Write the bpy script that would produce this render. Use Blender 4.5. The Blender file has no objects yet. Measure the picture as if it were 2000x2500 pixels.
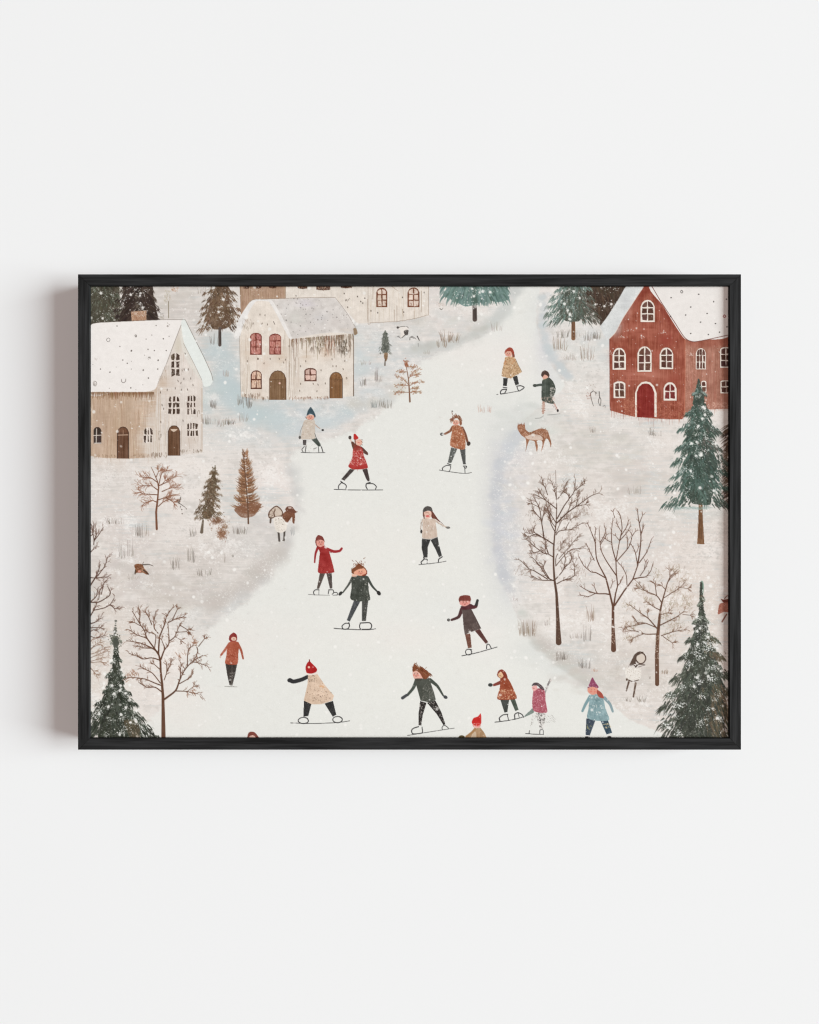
import bpy, bmesh, math
import numpy as np

rng = np.random.default_rng(7)
R = rng.random

# ------------------------------------------------------------------ units
PX = 0.00038                 # metres per photograph pixel on the frame's front plane
DEPTH = 79 * PX              # frame depth
RECESS = 9 * PX              # how far the print sits behind the rails' front
CAM = 1760 * PX              # camera to frame front

# ------------------------------------------------------------------ the painting, brushed in numpy
X0, Y0, X1, Y1 = 212.0, 690.0, 1788.0, 1809.0
K = 1.6
W, H = int((X1 - X0) * K) // 2 * 2, int((Y1 - Y0) * K) // 2 * 2
C = np.zeros((H, W, 3), np.float32)
ID = np.zeros((H, W), np.int16)
CUR = [0]
THINGS = []                  # (name, label)

def model(o, s, dark=.82, light=1.1):
    """Brushed tone inside a painted coat: a few long strokes of a deeper and a paler mix."""
    for x, y in pts_in(T(o, s), 26, False):
        c = C[min(H - 1, max(0, int((y - Y0) * K))), min(W - 1, max(0, int((x - X0) * K)))].copy()
        f = dark + (light - dark) * R()
        line([(x, y - 3), (x + rng.normal(0, .8), y + 4)], 1.6, .8, np.clip(c * f, 0, 255), .4, mark=False)
def begin(name, label):
    THINGS.append((name, label)); CUR[0] = len(THINGS)
def end():
    CUR[0] = 0

def blur(a, sx, sy):
    fx = np.fft.rfftfreq(a.shape[1]); fy = np.fft.fftfreq(a.shape[0])
    g = np.exp(-2 * (math.pi * sx * fx[None, :]) ** 2) * np.exp(-2 * (math.pi * sy * fy[:, None]) ** 2)
    return np.fft.irfft2(np.fft.rfft2(a) * g, s=a.shape).astype(np.float32)
def noise(sx, sy):
    n = blur(rng.standard_normal((H, W)).astype(np.float32), sx, sy)
    return n / n.std()
N_FINE, N_MID, N_LOW = noise(.9, .9), noise(6, 5), noise(45, 38)
N_V, N_H, N_LOW2 = noise(1.1, 26), noise(22, 1.6), noise(28, 22)

def rgb(c):
    return np.array(c, np.float32)

def lay(y0, x0, m, col, tex=0., fine=0., streak=0., mark=True):
    """Blend colour into the canvas under mask m (alpha) with its corner at x0, y0."""
    h, w = m.shape
    if h == 0 or w == 0: return
    s = (slice(y0, y0 + h), slice(x0, x0 + w))
    c = np.broadcast_to(rgb(col), (h, w, 3))
    if tex or fine or streak:
        v = tex * N_MID[s] + fine * N_FINE[s] + streak * N_V[s]
        c = c + v[..., None]
    a = m[..., None]
    C[s] = C[s] * (1 - a) + c * a
    if mark:
        ID[s][m > .42] = CUR[0]

def clip_box(x0, y0, x1, y1):
    a, b = max(0, int(math.floor(x0))), max(0, int(math.floor(y0)))
    c, d = min(W, int(math.ceil(x1)) + 1), min(H, int(math.ceil(y1)) + 1)
    return a, b, c, d

def to_c(pts):
    p = np.asarray(pts, np.float32)
    return (p - np.array([X0, Y0], np.float32)) * K

def smooth(p, closed, n=5):
    p = np.asarray(p, np.float32)
    if len(p) < 3: return p
    if closed:
        q = np.concatenate([p[-1:], p, p[:2]])
    else:
        q = np.concatenate([2 * p[:1] - p[1:2], p, 2 * p[-1:] - p[-2:-1]])
    out = []
    t = (np.arange(n) / n)[:, None]
    for i in range(1, len(q) - 2):
        a, b, c, d = q[i - 1], q[i], q[i + 1], q[i + 2]
        m1, m2 = (c - a) * .38, (d - b) * .38
        out.append((2 * t**3 - 3 * t**2 + 1) * b + (t**3 - 2 * t**2 + t) * m1 + (-2 * t**3 + 3 * t**2) * c + (t**3 - t**2) * m2)
    if not closed: out.append(q[-2:-1])
    return np.concatenate(out)

def inside(p, a, b, c, d):
    ys, xs = np.mgrid[b:d, a:c].astype(np.float32)
    ys += .5; xs += .5
    m = np.zeros(ys.shape, bool)
    for i in range(len(p)):
        (xa, ya), (xb, yb) = p[i], p[(i + 1) % len(p)]
        if ya == yb: continue
        m ^= ((ya > ys) != (yb > ys)) & (xs < (xb - xa) * (ys - ya) / (yb - ya) + xa)
    return m

def poly(pts, col, alpha=1., tex=3., fine=2., streak=0., curve=True, dry=0., soft=0., mark=True):
    p = to_c(pts)
    if curve: p = smooth(p, True)
    a, b, c, d = clip_box(p[:, 0].min() - 3 * soft, p[:, 1].min() - 3 * soft, p[:, 0].max() + 3 * soft, p[:, 1].max() + 3 * soft)
    if c <= a or d <= b: return
    m = inside(p, a, b, c, d).astype(np.float32)
    if soft: m = np.clip(blur(np.pad(m, 8), soft, soft)[8:-8, 8:-8], 0, 1)
    if dry:
        m = m * np.clip(1.15 - dry * (N_FINE[b:d, a:c] * .5 + N_MID[b:d, a:c] * .25 + .6), 0, 1)
    lay(b, a, m * alpha, col, tex, fine, streak, mark)

def line(pts, w0, w1, col, alpha=1., curve=True, n=4, mark=True):
    """A brush or pen line, widths in photo pixels."""
    p = to_c(pts)
    if curve and len(p) > 2: p = smooth(p, False, n)
    k = len(p) - 1
    for i in range(k):
        (xa, ya), (xb, yb) = p[i], p[i + 1]
        ra = .5 * K * (w0 + (w1 - w0) * i / k); rb = .5 * K * (w0 + (w1 - w0) * (i + 1) / k)
        r = max(ra, rb) + 1
        a, b, c, d = clip_box(min(xa, xb) - r, min(ya, yb) - r, max(xa, xb) + r, max(ya, yb) + r)
        if c <= a or d <= b: continue
        ys, xs = np.mgrid[b:d, a:c].astype(np.float32); ys += .5; xs += .5
        dx, dy = xb - xa, yb - ya
        t = np.clip(((xs - xa) * dx + (ys - ya) * dy) / (dx * dx + dy * dy + 1e-6), 0, 1)
        dist = np.hypot(xs - xa - t * dx, ys - ya - t * dy)
        m = np.clip(ra + (rb - ra) * t - dist + .5, 0, 1) * alpha
        lay(b, a, m, col, 0, 0, 0, mark)

def dab(x, y, rx, col, ry=None, alpha=1., soft=.6, ang=0., mark=True, tex=0.):
    ry = ry or rx
    cx, cy = (x - X0) * K, (y - Y0) * K
    r = max(rx, ry) * K * 1.25 + 2
    a, b, c, d = clip_box(cx - r, cy - r, cx + r, cy + r)
    if c <= a or d <= b: return
    ys, xs = np.mgrid[b:d, a:c].astype(np.float32); ys += .5 - cy; xs += .5 - cx
    ca, sa = math.cos(ang), math.sin(ang)
    q = np.hypot((xs * ca + ys * sa) / (rx * K), (-xs * sa + ys * ca) / (ry * K))
    e = max(.03, soft / (min(rx, ry) * K) if soft < 5 else .9)
    lay(b, a, np.clip((1 + e * .5 - q) / e, 0, 1) * alpha, col, tex, 0, 0, mark)

def wash(x, y, rx, ry, col, alpha, mottled=.8):
    col = rgb(col)
    if col[2] > col[0]: col = col * .5 + col.mean() * .5 + rgb((1.5, 0, -1)); alpha *= .92
    cx, cy = (x - X0) * K, (y - Y0) * K
    a, b, c, d = clip_box(cx - rx * K * 2.4, cy - ry * K * 2.4, cx + rx * K * 2.4, cy + ry * K * 2.4)
    if c <= a or d <= b: return
    ys, xs = np.mgrid[b:d, a:c].astype(np.float32)
    q = ((xs - cx) / (rx * K)) ** 2 + ((ys - cy) / (ry * K)) ** 2
    m = np.exp(-q) * np.clip(1 + mottled * (.6 * N_LOW2[b:d, a:c] + .3 * N_H[b:d, a:c]), 0, 1.6) * alpha
    lay(b, a, np.clip(m, 0, 1), col, mark=False)

def T(o, s):
    """Points read off an enlarged part of the photograph (5x) whose corner is o."""
    return [(o[0] + float(a) / 5, o[1] + float(b) / 5) for a, b in (q.split(',') for q in s.split())]

A1, A2, A3, A4, A5 = (215, 690), (525, 690), (835, 690), (1145, 690), (1455, 690)
B1, B2, B3, B4, B5 = (215, 1000), (525, 1000), (835, 1000), (1145, 1000), (1455, 1000)
C1, C2, C3, C4, C5 = (215, 1240), (525, 1240), (835, 1290), (1145, 1240), (1455, 1240)
D1, D2, D3, D4, D5 = (215, 1480), (525, 1480), (835, 1480), (1145, 1480), (1455, 1480)

def PO(o, s, col, **k): poly(T(o, s), col, **k)
def LN(o, s, w, col, w1=None, **k): line(T(o, s), w / 5, (w if w1 is None else w1) / 5, col, **k)
def DB(o, x, y, rx, col, ry=None, **k): dab(o[0] + x / 5, o[1] + y / 5, rx / 5, col, (ry or rx) / 5, **k)
def jit(c, s=8):
    return rgb(c) + rng.normal(0, s) + rng.normal(0, s * .25, 3)

def pts_in(pts, n, curve=True):
    p = to_c(pts)
    if curve: p = smooth(p, True)
    lo, hi = p.min(0), p.max(0)
    out = []
    q = np.array([R() for _ in range(n * 8)]).reshape(-1, 2) * (hi - lo) + lo
    m = np.zeros(len(q), bool)
    for i in range(len(p)):
        (xa, ya), (xb, yb) = p[i], p[(i + 1) % len(p)]
        if ya == yb: continue
        m ^= ((ya > q[:, 1]) != (yb > q[:, 1])) & (q[:, 0] < (xb - xa) * (q[:, 1] - ya) / (yb - ya) + xa)
    return (q[m][:n] / K) + np.array([X0, Y0])

def SP(o, s, n, r, col, alpha=.9, spread=.4, jitter=6, mark=False):
    """Speckles of paint inside a shape."""
    for x, y in pts_in(T(o, s), n):
        k = .82 * r / 5 * (1 + spread * rng.normal())
        if k > .15: dab(x, y, k, jit(col, jitter), k * (.6 + .7 * R()), alpha=alpha * (.35 + .5 * R()), ang=R() * 3, mark=mark)

def planks(o, s, n, lo, hi, col, w=3, alpha=.35, jitter=14):
    for x, y in pts_in(T(o, s), n, False):
        h = (lo + (hi - lo) * R()) / 5
        xx = x + rng.normal(0, .5)
        line([(x, y - h / 2), (xx, y + h / 2)], w / 5 * (.5 + R()), w / 5 * .4, jit(col, jitter), alpha * (.4 + R()), mark=False)

def grass(o, x0, y0, x1, y1, n, col=(112, 100, 88), alpha=.75, w=4, lean=0.):
    for i in range(n):
        u = R(); x = x0 + (x1 - x0) * u
        h = (y1 - y0) * (.4 + .6 * R())
        yb = y1 - (y1 - y0) * .25 * R()
        dx = rng.normal(0, 8) + (u - .5) * (x1 - x0) * .18 + lean
        xs = [(o[0] + x / 5, o[1] + yb / 5), (o[0] + (x + dx * .4) / 5, o[1] + (yb - h * .5) / 5), (o[0] + (x + dx) / 5, o[1] + (yb - h) / 5)]
        line(xs, w / 5, w / 5 * .5, jit(col, 14), alpha * (.5 + .5 * R()), mark=False)

# ---- ground: warm greige snow, blue washes, the pale sheet of ice
C[:] = rgb((231, 223, 216))
C += (N_LOW[..., None] * rgb((2.2, 2.4, 2.6)) + N_LOW2[..., None] * rgb((2.0, 1.4, 1.0)))
for x, y, rx, ry, col, al in [
    (600, 940, 230, 95, (196, 206, 206), .75), (820, 930, 150, 60, (200, 210, 213), .6), (500, 890, 60, 110, (196, 206, 205), .7),
    (545, 830, 60, 50, (190, 202, 203), .5), (420, 1010, 260, 34, (198, 205, 201), .7), (720, 1030, 140, 40, (199, 208, 210), .65),
    (640, 1080, 150, 36, (205, 212, 210), .6), (960, 850, 110, 70, (203, 211, 212), .65), (1080, 860, 90, 28, (200, 206, 203), .6),
    (930, 800, 70, 60, (206, 212, 210), .5), (1030, 780, 140, 50, (218, 210, 204), .5), (1180, 830, 90, 40, (208, 206, 200), .7),
    (400, 745, 90, 60, (205, 196, 188), .75), (470, 780, 60, 50, (206, 198, 192), .6), (300, 1330, 160, 120, (217, 208, 202), .7),
    (430, 1440, 190, 90, (206, 198, 190), .55), (520, 1390, 110, 70, (208, 199, 192), .55), (640, 1340, 60, 70, (205, 204, 203), .5),
    (600, 1310, 80, 40, (206, 200, 194), .5), (570, 1470, 80, 60, (208, 209, 207), .5), (500, 1520, 90, 40, (212, 212, 208), .5),
    (260, 1180, 90, 60, (212, 204, 198), .5), (240, 1560, 90, 160, (216, 205, 194), .65), (1500, 1150, 170, 120, (219, 211, 204), .5),
    (1560, 1230, 160, 120, (222, 212, 204), .5), (1420, 1110, 80, 70, (208, 204, 196), .4), (1700, 1500, 90, 190, (219, 205, 194), .55),
    (1580, 1650, 150, 90, (213, 202, 193), .55), (1490, 1660, 120, 60, (208, 203, 196), .5), (1400, 1600, 90, 60, (206, 202, 196), .5),
    (1480, 1390, 180, 130, (218, 209, 203), .5), (1650, 1760, 120, 50, (222, 213, 206), .5), (1420, 860, 120, 110, (214, 213, 208), .5),
    (1530, 960, 60, 150, (212, 214, 212), .4), (1720, 1250, 110, 22, (205, 208, 203), .5), (1740, 1300, 90, 40, (216, 204, 195), .4)]:
    wash(x, y, rx, ry, col, al)
ICE = [(1262, 690), (1252, 740), (1225, 785), (1185, 818), (1130, 842), (1075, 862), (1030, 885), (1000, 925), (970, 965), (925, 1010),
       (860, 1050), (800, 1072), (745, 1085), (705, 1120), (718, 1180), (728, 1240), (716, 1300), (692, 1362), (645, 1425), (575, 1490),
       (510, 1535), (468, 1590), (430, 1660), (395, 1730), (345, 1770), (300, 1815), (1560, 1815), (1530, 1752), (1450, 1688), (1402, 1655), (1345, 1610),
       (1292, 1560), (1262, 1500), (1228, 1430), (1206, 1345), (1202, 1250), (1212, 1160), (1226, 1100), (1262, 1050), (1300, 1008), (1345, 975),
       (1380, 940), (1352, 900), (1326, 855), (1312, 800), (1310, 745), (1318, 690)]
m_ice = inside(smooth(to_c(ICE), True), 0, 0, W, H).astype(np.float32)
m_soft = blur(m_ice, 9, 9) + .10 * N_MID + .05 * N_LOW2 + .05 * N_H
m_wide = blur(m_ice, 17, 17) + .08 * N_MID + .13 * noise(1.3, 1.1) + .04 * N_H
right = np.clip((np.arange(W) / K + X0 - 1120) / 120, 0, 1)[None, :].astype(np.float32)   # the right bank is crisper
a_l = np.clip((m_wide - .5) * 2.0 + .5, 0, 1); a_r = np.clip((blur(m_ice, 4, 4) + .05 * N_MID + .03 * N_FINE - .5) * 2.6 + .5, 0, 1)
A_ICE = np.clip(.35 * np.clip((m_soft - .5) * 3 + .5, 0, 1) + .65 * (a_l * (1 - right) + a_r * right), 0, 1)
C[:] = C * (1 - A_ICE[..., None]) + rgb((231, 230, 224)) * A_ICE[..., None]
for x, y, rx, ry, col, al in [(1215, 1200, 34, 150, (208, 207, 209), .7), (1236, 1310, 44, 120, (205, 206, 207), .75), (1262, 1085, 40, 60, (209, 208, 216), .7),
    (1245, 1440, 36, 60, (210, 212, 214), .6), (1330, 850, 26, 80, (208, 209, 216), .7), (1352, 905, 28, 40, (212, 213, 216), .6), (1300, 1590, 60, 30, (208, 213, 209), .5),
    (1390, 1625, 60, 28, (203, 210, 208), .6), (1240, 1010, 80, 40, (222, 222, 218), .5), (1300, 1060, 70, 40, (209, 213, 207), .5), (1320, 760, 40, 50, (215, 219, 216), .5),
    (1100, 1500, 120, 50, (227, 227, 224), .5), (900, 1360, 200, 120, (235, 231, 224), .5), (980, 1560, 120, 40, (238, 228, 222), .5), (1120, 800, 80, 120, (238, 229, 223), .4),
    (660, 1220, 70, 120, (232, 223, 218), .5), (620, 1560, 120, 60, (237, 228, 222), .4), (430, 1720, 90, 70, (236, 226, 219), .4), (1180, 1560, 60, 60, (236, 228, 224), .4),
    (1040, 1620, 300, 150, (235, 234, 227), .5), (1250, 880, 70, 60, (236, 229, 224), .5), (700, 1400, 60, 90, (231, 230, 224), .6), (1215, 760, 30, 60, (226, 226, 222), .5)]:
    wash(x, y, rx, ry, col, al, .3)
BANK = (1 - A_ICE)[..., None]
C += N_FINE[..., None] * .7 + N_MID[..., None] * .5
def blotch(n, lo, hi, col, a):
    m = np.clip((n - lo) / (hi - lo), 0, 1)[..., None] * a * BANK
    C[:] = C * (1 - m) + rgb(col) * m
blotch(.6 * N_MID + .8 * N_LOW2 + .35 * N_FINE, .5, 2.2, (240, 235, 230), .65)
blotch(-.7 * N_MID - .7 * N_LOW2 + .4 * N_H, .5, 2.4, (200, 194, 187), .42)
blotch(.7 * N_H - .6 * N_LOW + .3 * N_FINE, .8, 2.4, (200, 207, 207), .6)
blotch(.8 * N_H + .5 * N_MID, .9, 2.2, (230, 220, 213), .5)
n9 = noise(2.2, 1.6)
blotch(n9 * .9 + .5 * N_LOW2, 1.2, 2.4, (246, 243, 238), .55); blotch(-n9 * .9 + .4 * N_LOW, 1.3, 2.6, (190, 186, 180), .4)
def edge(path, w, col, alpha, n=60, soft=.9):
    """A mottled band of wash brushed along a bank."""
    q = smooth(np.array(path, np.float32), False, 10)
    for i in range(n):
        x, y = q[int(R() * len(q))] + rng.normal(0, .4, 2) * w
        r = w * (.5 + .7 * R())
        dab(x, y, r, jit(col, 3), r * (.45 + .4 * R()), alpha=alpha * (.4 + .6 * R()), soft=r * K * soft, ang=rng.normal() * .4, mark=False)
edge([(1262, 700), (1240, 745), (1205, 785), (1165, 815), (1110, 836), (1050, 848), (990, 862)], 15, (203, 204, 200), .35, 120)
edge([(1190, 800), (1130, 826), (1060, 844), (1010, 850)], 10, (196, 194, 188), .3, 70)
edge([(1326, 720), (1326, 800), (1340, 855), (1365, 895), (1390, 920)], 10, (200, 205, 206), .4, 110)
edge([(1218, 1130), (1214, 1200), (1214, 1290), (1222, 1370), (1240, 1430)], 12, (202, 203, 206), .45, 130)
edge([(1285, 1040), (1250, 1085), (1225, 1130)], 14, (204, 206, 208), .4, 60)
edge([(1270, 1490), (1300, 1560), (1350, 1605), (1405, 1645), (1450, 1675)], 12, (204, 205, 198), .42, 90)
edge([(1290, 1530), (1330, 1578), (1380, 1615), (1440, 1655)], 16, (202, 194, 186), .3, 60)
edge([(712, 1140), (722, 1200), (722, 1250), (706, 1310), (680, 1362), (630, 1420), (570, 1475)], 16, (203, 202, 199), .16, 150)
edge([(690, 1330), (640, 1390), (580, 1440), (520, 1480)], 24, (201, 193, 186), .22, 90)
edge([(890, 985), (830, 1018), (770, 1040), (700, 1052)], 18, (200, 207, 208), .3, 80)
edge([(540, 840), (560, 940), (600, 1000), (680, 1030)], 30, (192, 203, 204), .3, 90)
edge([(850, 985), (930, 985), (990, 940)], 14, (208, 204, 196), .3, 60)
edge([(440, 1060), (330, 1010), (230, 1010)], 16, (196, 203, 200), .35, 70)
for x, y, rx, ry, n, c in [(300, 1400, 90, 60, 60, (206, 198, 192)), (420, 1440, 120, 50, 90, (204, 195, 187)), (1480, 1090, 90, 50, 70, (206, 201, 192)), (1540, 1170, 70, 40, 50, (205, 196, 188)), (1420, 1650, 60, 40, 50, (206, 199, 191)),
                           (1560, 1630, 90, 60, 60, (208, 198, 189)), (650, 1290, 60, 50, 60, (206, 201, 196)), (1230, 1260, 30, 110, 60, (208, 209, 213)), (1040, 770, 110, 40, 60, (206, 200, 193)), (400, 740, 70, 50, 60, (202, 194, 186)), (1090, 790, 90, 40, 50, (206, 207, 203)), (1450, 850, 70, 60, 50, (207, 210, 208)),
                           (700, 970, 130, 40, 80, (194, 204, 206)), (480, 960, 60, 60, 60, (194, 204, 202)), (260, 1050, 60, 20, 40, (198, 199, 192)), (880, 870, 60, 50, 50, (200, 208, 208)), (1310, 1020, 60, 40, 50, (210, 211, 205))]:
    for i in range(n):
        r = 4 + 14 * R(); dab(x + rng.normal() * rx * .6, y + rng.normal() * ry * .6, r * 1.4, jit(c, 4), r * .6, alpha=.10 + .22 * R(), soft=r * K * .7, ang=rng.normal() * .3, mark=False)
for i in range(700):     # dry brush drags over the banks
    x, y = X0 + R() * (X1 - X0), Y0 + R() * (Y1 - Y0)
    c = C[min(H - 1, int((y - Y0) * K)), min(W - 1, int((x - X0) * K))]
    if c.mean() > 228: continue
    k = 8 + 22 * R()
    line([(x, y), (x + k, y - 2 + 4 * R())], 1.5 + 3 * R(), .6, c + rng.choice([-7, 7, 10]) * R(), .3, mark=False)

def snow(x, y, r, a=.9, col=(246, 243, 238)):
    dab(x, y, r, col, r * (.75 + .5 * R()), alpha=a, soft=.9 * r + .4, ang=R() * 3, mark=False)
def flurry(x, y, rx, ry, n, r=.9, a=.85, col=(244, 242, 236)):
    for _ in range(n):
        snow(x + rng.normal() * rx, y + rng.normal() * ry, r * (.6 + .8 * R()), a * (.5 + .5 * R()), col)
for x, y, rx, ry, n in [(280, 1160, 42, 16, 170), (232, 1130, 12, 18, 60), (240, 1190, 12, 14, 40), (600, 1345, 16, 10, 60), (640, 1400, 26, 26, 110), (555, 1450, 20, 14, 90),
                        (1240, 1330, 26, 40, 190), (1225, 1180, 14, 40, 90), (1370, 1600, 30, 18, 110), (1500, 1610, 20, 12, 60), (1255, 1110, 20, 20, 60), (600, 940, 60, 40, 80),
                        (900, 1000, 40, 20, 70), (850, 990, 26, 14, 60), (1640, 1290, 60, 20, 70), (665, 1380, 18, 24, 70), (1300, 1110, 30, 30, 50)]:
    flurry(x, y, rx, ry, int(n * 1.5), .9, .6)

# ------------------------------------------------------------------ brushes for trees
def fir(cx, top, bot, hw, cols, n=260, p=.8, base=None, light=None, lean=0., wid=5., droop=.8, right=None, prof=None, tiers=7, body=.5):
    """Drooping boughs laid tier on tier from the bottom up; prof lists (y, half width)."""
    hgt = bot - top
    prof = prof or [(top + hgt * t, hw * t ** p) for t in np.linspace(0, 1, 9)]
    py, pw = zip(*prof)
    W_ = lambda y: float(np.interp(y, py, pw))
    pl, pr = [], []
    for i in range(16):
        y = top + (hgt - .10 * hw) * i / 15; w = W_(y) * (1 if i < 14 else .72 - .3 * (i - 14))
        pl.append((cx + lean * i / 15 - body * w * (.8 + .4 * R()) - .5, y + w * .10 * R())); pr.append((cx + lean * i / 15 + body * w * (.8 + .4 * R()) + .5, y + w * .10 * R()))
    poly(pl + pr[::-1], base or cols[0], tex=5, fine=3, dry=.22)
    for i in range(int(hgt * hw / 60)):
        y = top + hgt * R(); w = W_(y) * body; sd = rng.choice([-1, 1]); x = cx + lean * (y - top) / hgt + sd * w * (.55 + .55 * R())
        L = 1.2 + min(.5 * w, 3 + .12 * hw) * R()
        line([(x, y - L * .5), (x + sd * L * .5, y + L * .15), (x + sd * L * .8, y + L * .7)], wid * min(1, .2 + w / 16) * (.35 + .4 * R()), .5, jit((base or cols[0]) if R() < .5 else cols[int(R() * len(cols))], 5), .75, n=2)
    boughs = []
    for k in range(tiers):
        for sd in (-1, 1):
            t = ((k + .55 + .35 * R()) / tiers) ** .85
            boughs.append((top + hgt * min(1.02, t), sd))
        if k > 1: boughs.append((top + hgt * ((k + R()) / tiers), 0))
    boughs.sort(key=lambda b: -b[0])
    per = max(8, int(1.25 * n) // len(boughs))
    for yt, sd in boughs:
        w = W_(min(yt, bot)) * (.86 + .26 * R())
        x0 = cx + lean * (yt - top) / hgt
        ys = yt - droop * w - 2
        if sd == 0:
            pa = [(x0, ys - w * .1), (x0 + w * .1 * rng.normal(), (ys + yt) / 2), (x0 + w * .25 * rng.normal(), yt + w * .05)]
        else:
            pa = [(x0, ys), (x0 + sd * w * .38, ys + (yt - ys) * .55), (x0 + sd * w * .72, ys + (yt - ys) * .84), (x0 + sd * w, yt)]
        q = smooth(pa, False, 8)
        cs = right if (right and sd > 0 and R() < .75) else cols
        c0 = cs[int(R() * len(cs))]
        for i in range(per):
            u = R() ** .8; k = min(len(q) - 2, int(u * (len(q) - 1)))
            d = q[k + 1] - q[k]; d = d / (np.hypot(*d) + 1e-6)
            th = w * .40 * (1 - u) ** .7 + 1.8
            x, y = q[k] + rng.normal(0, .35, 2) * th + np.array([0, .35 * th])
            L = (w * .16 + 4) * (.5 + .8 * R())
            a = math.atan2(d[1], d[0]) + (.25 + .5 * R()) * (sd or rng.choice([-1, 1]))
            if sd == 0: a = math.pi / 2 + rng.normal() * .45
            c = jit(c0 if R() < .6 else cs[int(R() * len(cs))], 5)
            x1, y1 = x + math.cos(a) * L, y + math.sin(a) * L
            line([(x, y), ((x + x1) / 2 + .2 * L * (sd or 0) * .3, (y + y1) / 2), (x1, y1)], wid * (.34 + .5 * R()) * (1.1 - .6 * u), .45, c, .78, n=2)
        if light:
            for i in range(per // 3):
                u = .25 + .75 * R(); k = min(len(q) - 2, int(u * (len(q) - 1))); x, y = q[k] + rng.normal(0, 1, 2) * (1 + w * .05)
                line([(x, y), (x + (sd or rng.normal()) * (3 + 4 * R()), y + 2 + 3 * R())], 1.5, .5, jit(light, 8), .5)

def tree_snow(cx, top, bot, hw, n, r=.9, p=.8, clusters=8, cn=16):
    for _ in range(int(n * .75)):
        t = R(); snow(cx + (R() * 2 - 1) * hw * t ** p, top + (bot - top) * t, r * (.4 + .75 * R()), .8, (232, 232, 226))
    for _ in range(clusters):
        t = .1 + .9 * R(); x, y = cx + (R() * 2 - 1) * hw * t ** p * .9, top + (bot - top) * t
        flurry(x, y, 5, 4, cn, .8, .9, (238, 238, 232))
        if R() < .5: snow(x, y, 3.2, .85)

def twig(x, y, ang, L, w, col, depth, alpha=.9, spread=.55):
    a2 = ang + rng.normal(0, .22)
    xm, ym = x + math.cos(ang) * L * .5, y + math.sin(ang) * L * .5
    xe, ye = xm + math.cos(a2) * L * .5, ym + math.sin(a2) * L * .5
    line([(x, y), (xm, ym), (xe, ye)], w, max(.5, w * .55), jit(col, 7), alpha, n=3)
    if depth > 0:
        for t in (.45, .75, 1.):
            if R() < .72:
                s = rng.choice([-1, 1])
                xx, yy = (x + (xm - x) * t * 2, y + (ym - y) * t * 2) if t <= .5 else (xm + (xe - xm) * (t * 2 - 1), ym + (ye - ym) * (t * 2 - 1))
                twig(xx, yy, a2 + s * (spread * (.6 + .6 * R())), L * (.45 + .25 * R()), max(.6, w * .62), col, depth - 1, alpha * .95, spread)

def limb(o, s, w0, w1, col, twigs=4, tl=60, depth=1, up=.5, alpha=1., spread=.55, start=.35):
    w0 *= 1.3; w1 *= 1.35; col = tuple(.88 * c for c in col)
    p = np.array(T(o, s)); line(p, w0 / 5, w1 / 5, col, alpha)
    q = smooth(p, False, 6)
    n = len(q)
    tc_ = tuple(min(255, 1.12 * c + 12) for c in col); tw_ = int(twigs * 1.7)
    for i in range(tw_):
        k = int(n * (start + (1 - start) * (i + R()) / max(1, tw_))); k = min(n - 1, max(1, k))
        d = q[k] - q[k - 1]; a = math.atan2(d[1], d[0])
        a += rng.choice([-1, 1]) * (.35 + .5 * R())
        a = math.atan2(math.sin(a) - up * .5, math.cos(a))
        w = (w0 + (w1 - w0) * k / n) / 5
        twig(q[k][0], q[k][1], a, tl / 5 * (.6 + .7 * R()), max(.85, w * .52), tc_, depth, alpha * .9, spread)

def trunk(o, pts, col, bark=True):
    col = tuple(.92 * c for c in col)
    for (xa, ya, wa), (xb, yb, wb) in zip(pts[:-1], pts[1:]):
        line([(o[0] + xa / 5, o[1] + ya / 5), (o[0] + xb / 5, o[1] + yb / 5)], wa / 5, wb / 5, col)
    if bark:
        for (xa, ya, wa), (xb, yb, wb) in zip(pts[:-1], pts[1:]):
            for i in range(int(abs(yb - ya) / 9)):
                t = R(); w = wa + (wb - wa) * t
                if w < 16: continue
                x = xa + (xb - xa) * t + (R() - .5) * w * .7; y = ya + (yb - ya) * t
                line([(o[0] + x / 5, o[1] + y / 5), (o[0] + x / 5, o[1] + (y + 25) / 5)], .7, .5, jit(col, 20), .6, mark=False)

# ------------------------------------------------------------------ top row of firs
DKB, BRN = (60, 48, 42), (108, 84, 66)
begin('painted_fir_tree', 'dark olive fir cut off by the top left corner of the frame')
PO(A1, '0,20 360,20 380,200 420,330 380,480 0,520', (78, 72, 60), tex=8, fine=5)
for i in range(330):
    x, y = R() * 400, 20 + R() * 460
    LN(A1, f'{x},{y} {x+rng.normal(12,16)},{y+45+30*R()}', 14, jit(rng.choice([(70, 64, 52), (86, 92, 78), (96, 84, 70), (84, 88, 76), (62, 56, 46)]), 6), 3, alpha=.55)
fir(244, 540, 800, 52, [(80, 76, 62), (92, 96, 82), (68, 64, 52), (102, 104, 92)], 420, .8, (78, 74, 62), (136, 138, 126), wid=6, prof=[(540, 6), (690, 40), (740, 50), (800, 58)], tiers=9, body=.4)
tree_snow(252, 680, 785, 40, 90, .9, .3, 8, 10)
end()
begin('painted_fir_tree', 'near black fir behind the chimney of the cream house')
PO(A1, '440,20 770,20 800,220 840,480 390,480 400,400 450,230', DKB, tex=4, fine=3)
fir(335, 560, 800, 56, [(58, 48, 43), (70, 58, 51), (50, 41, 37), (84, 72, 62)], 700, .8, DKB, (150, 138, 126), wid=6, prof=[(560, 6), (690, 40), (720, 48), (760, 54), (800, 56)], tiers=10, body=.7)
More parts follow.
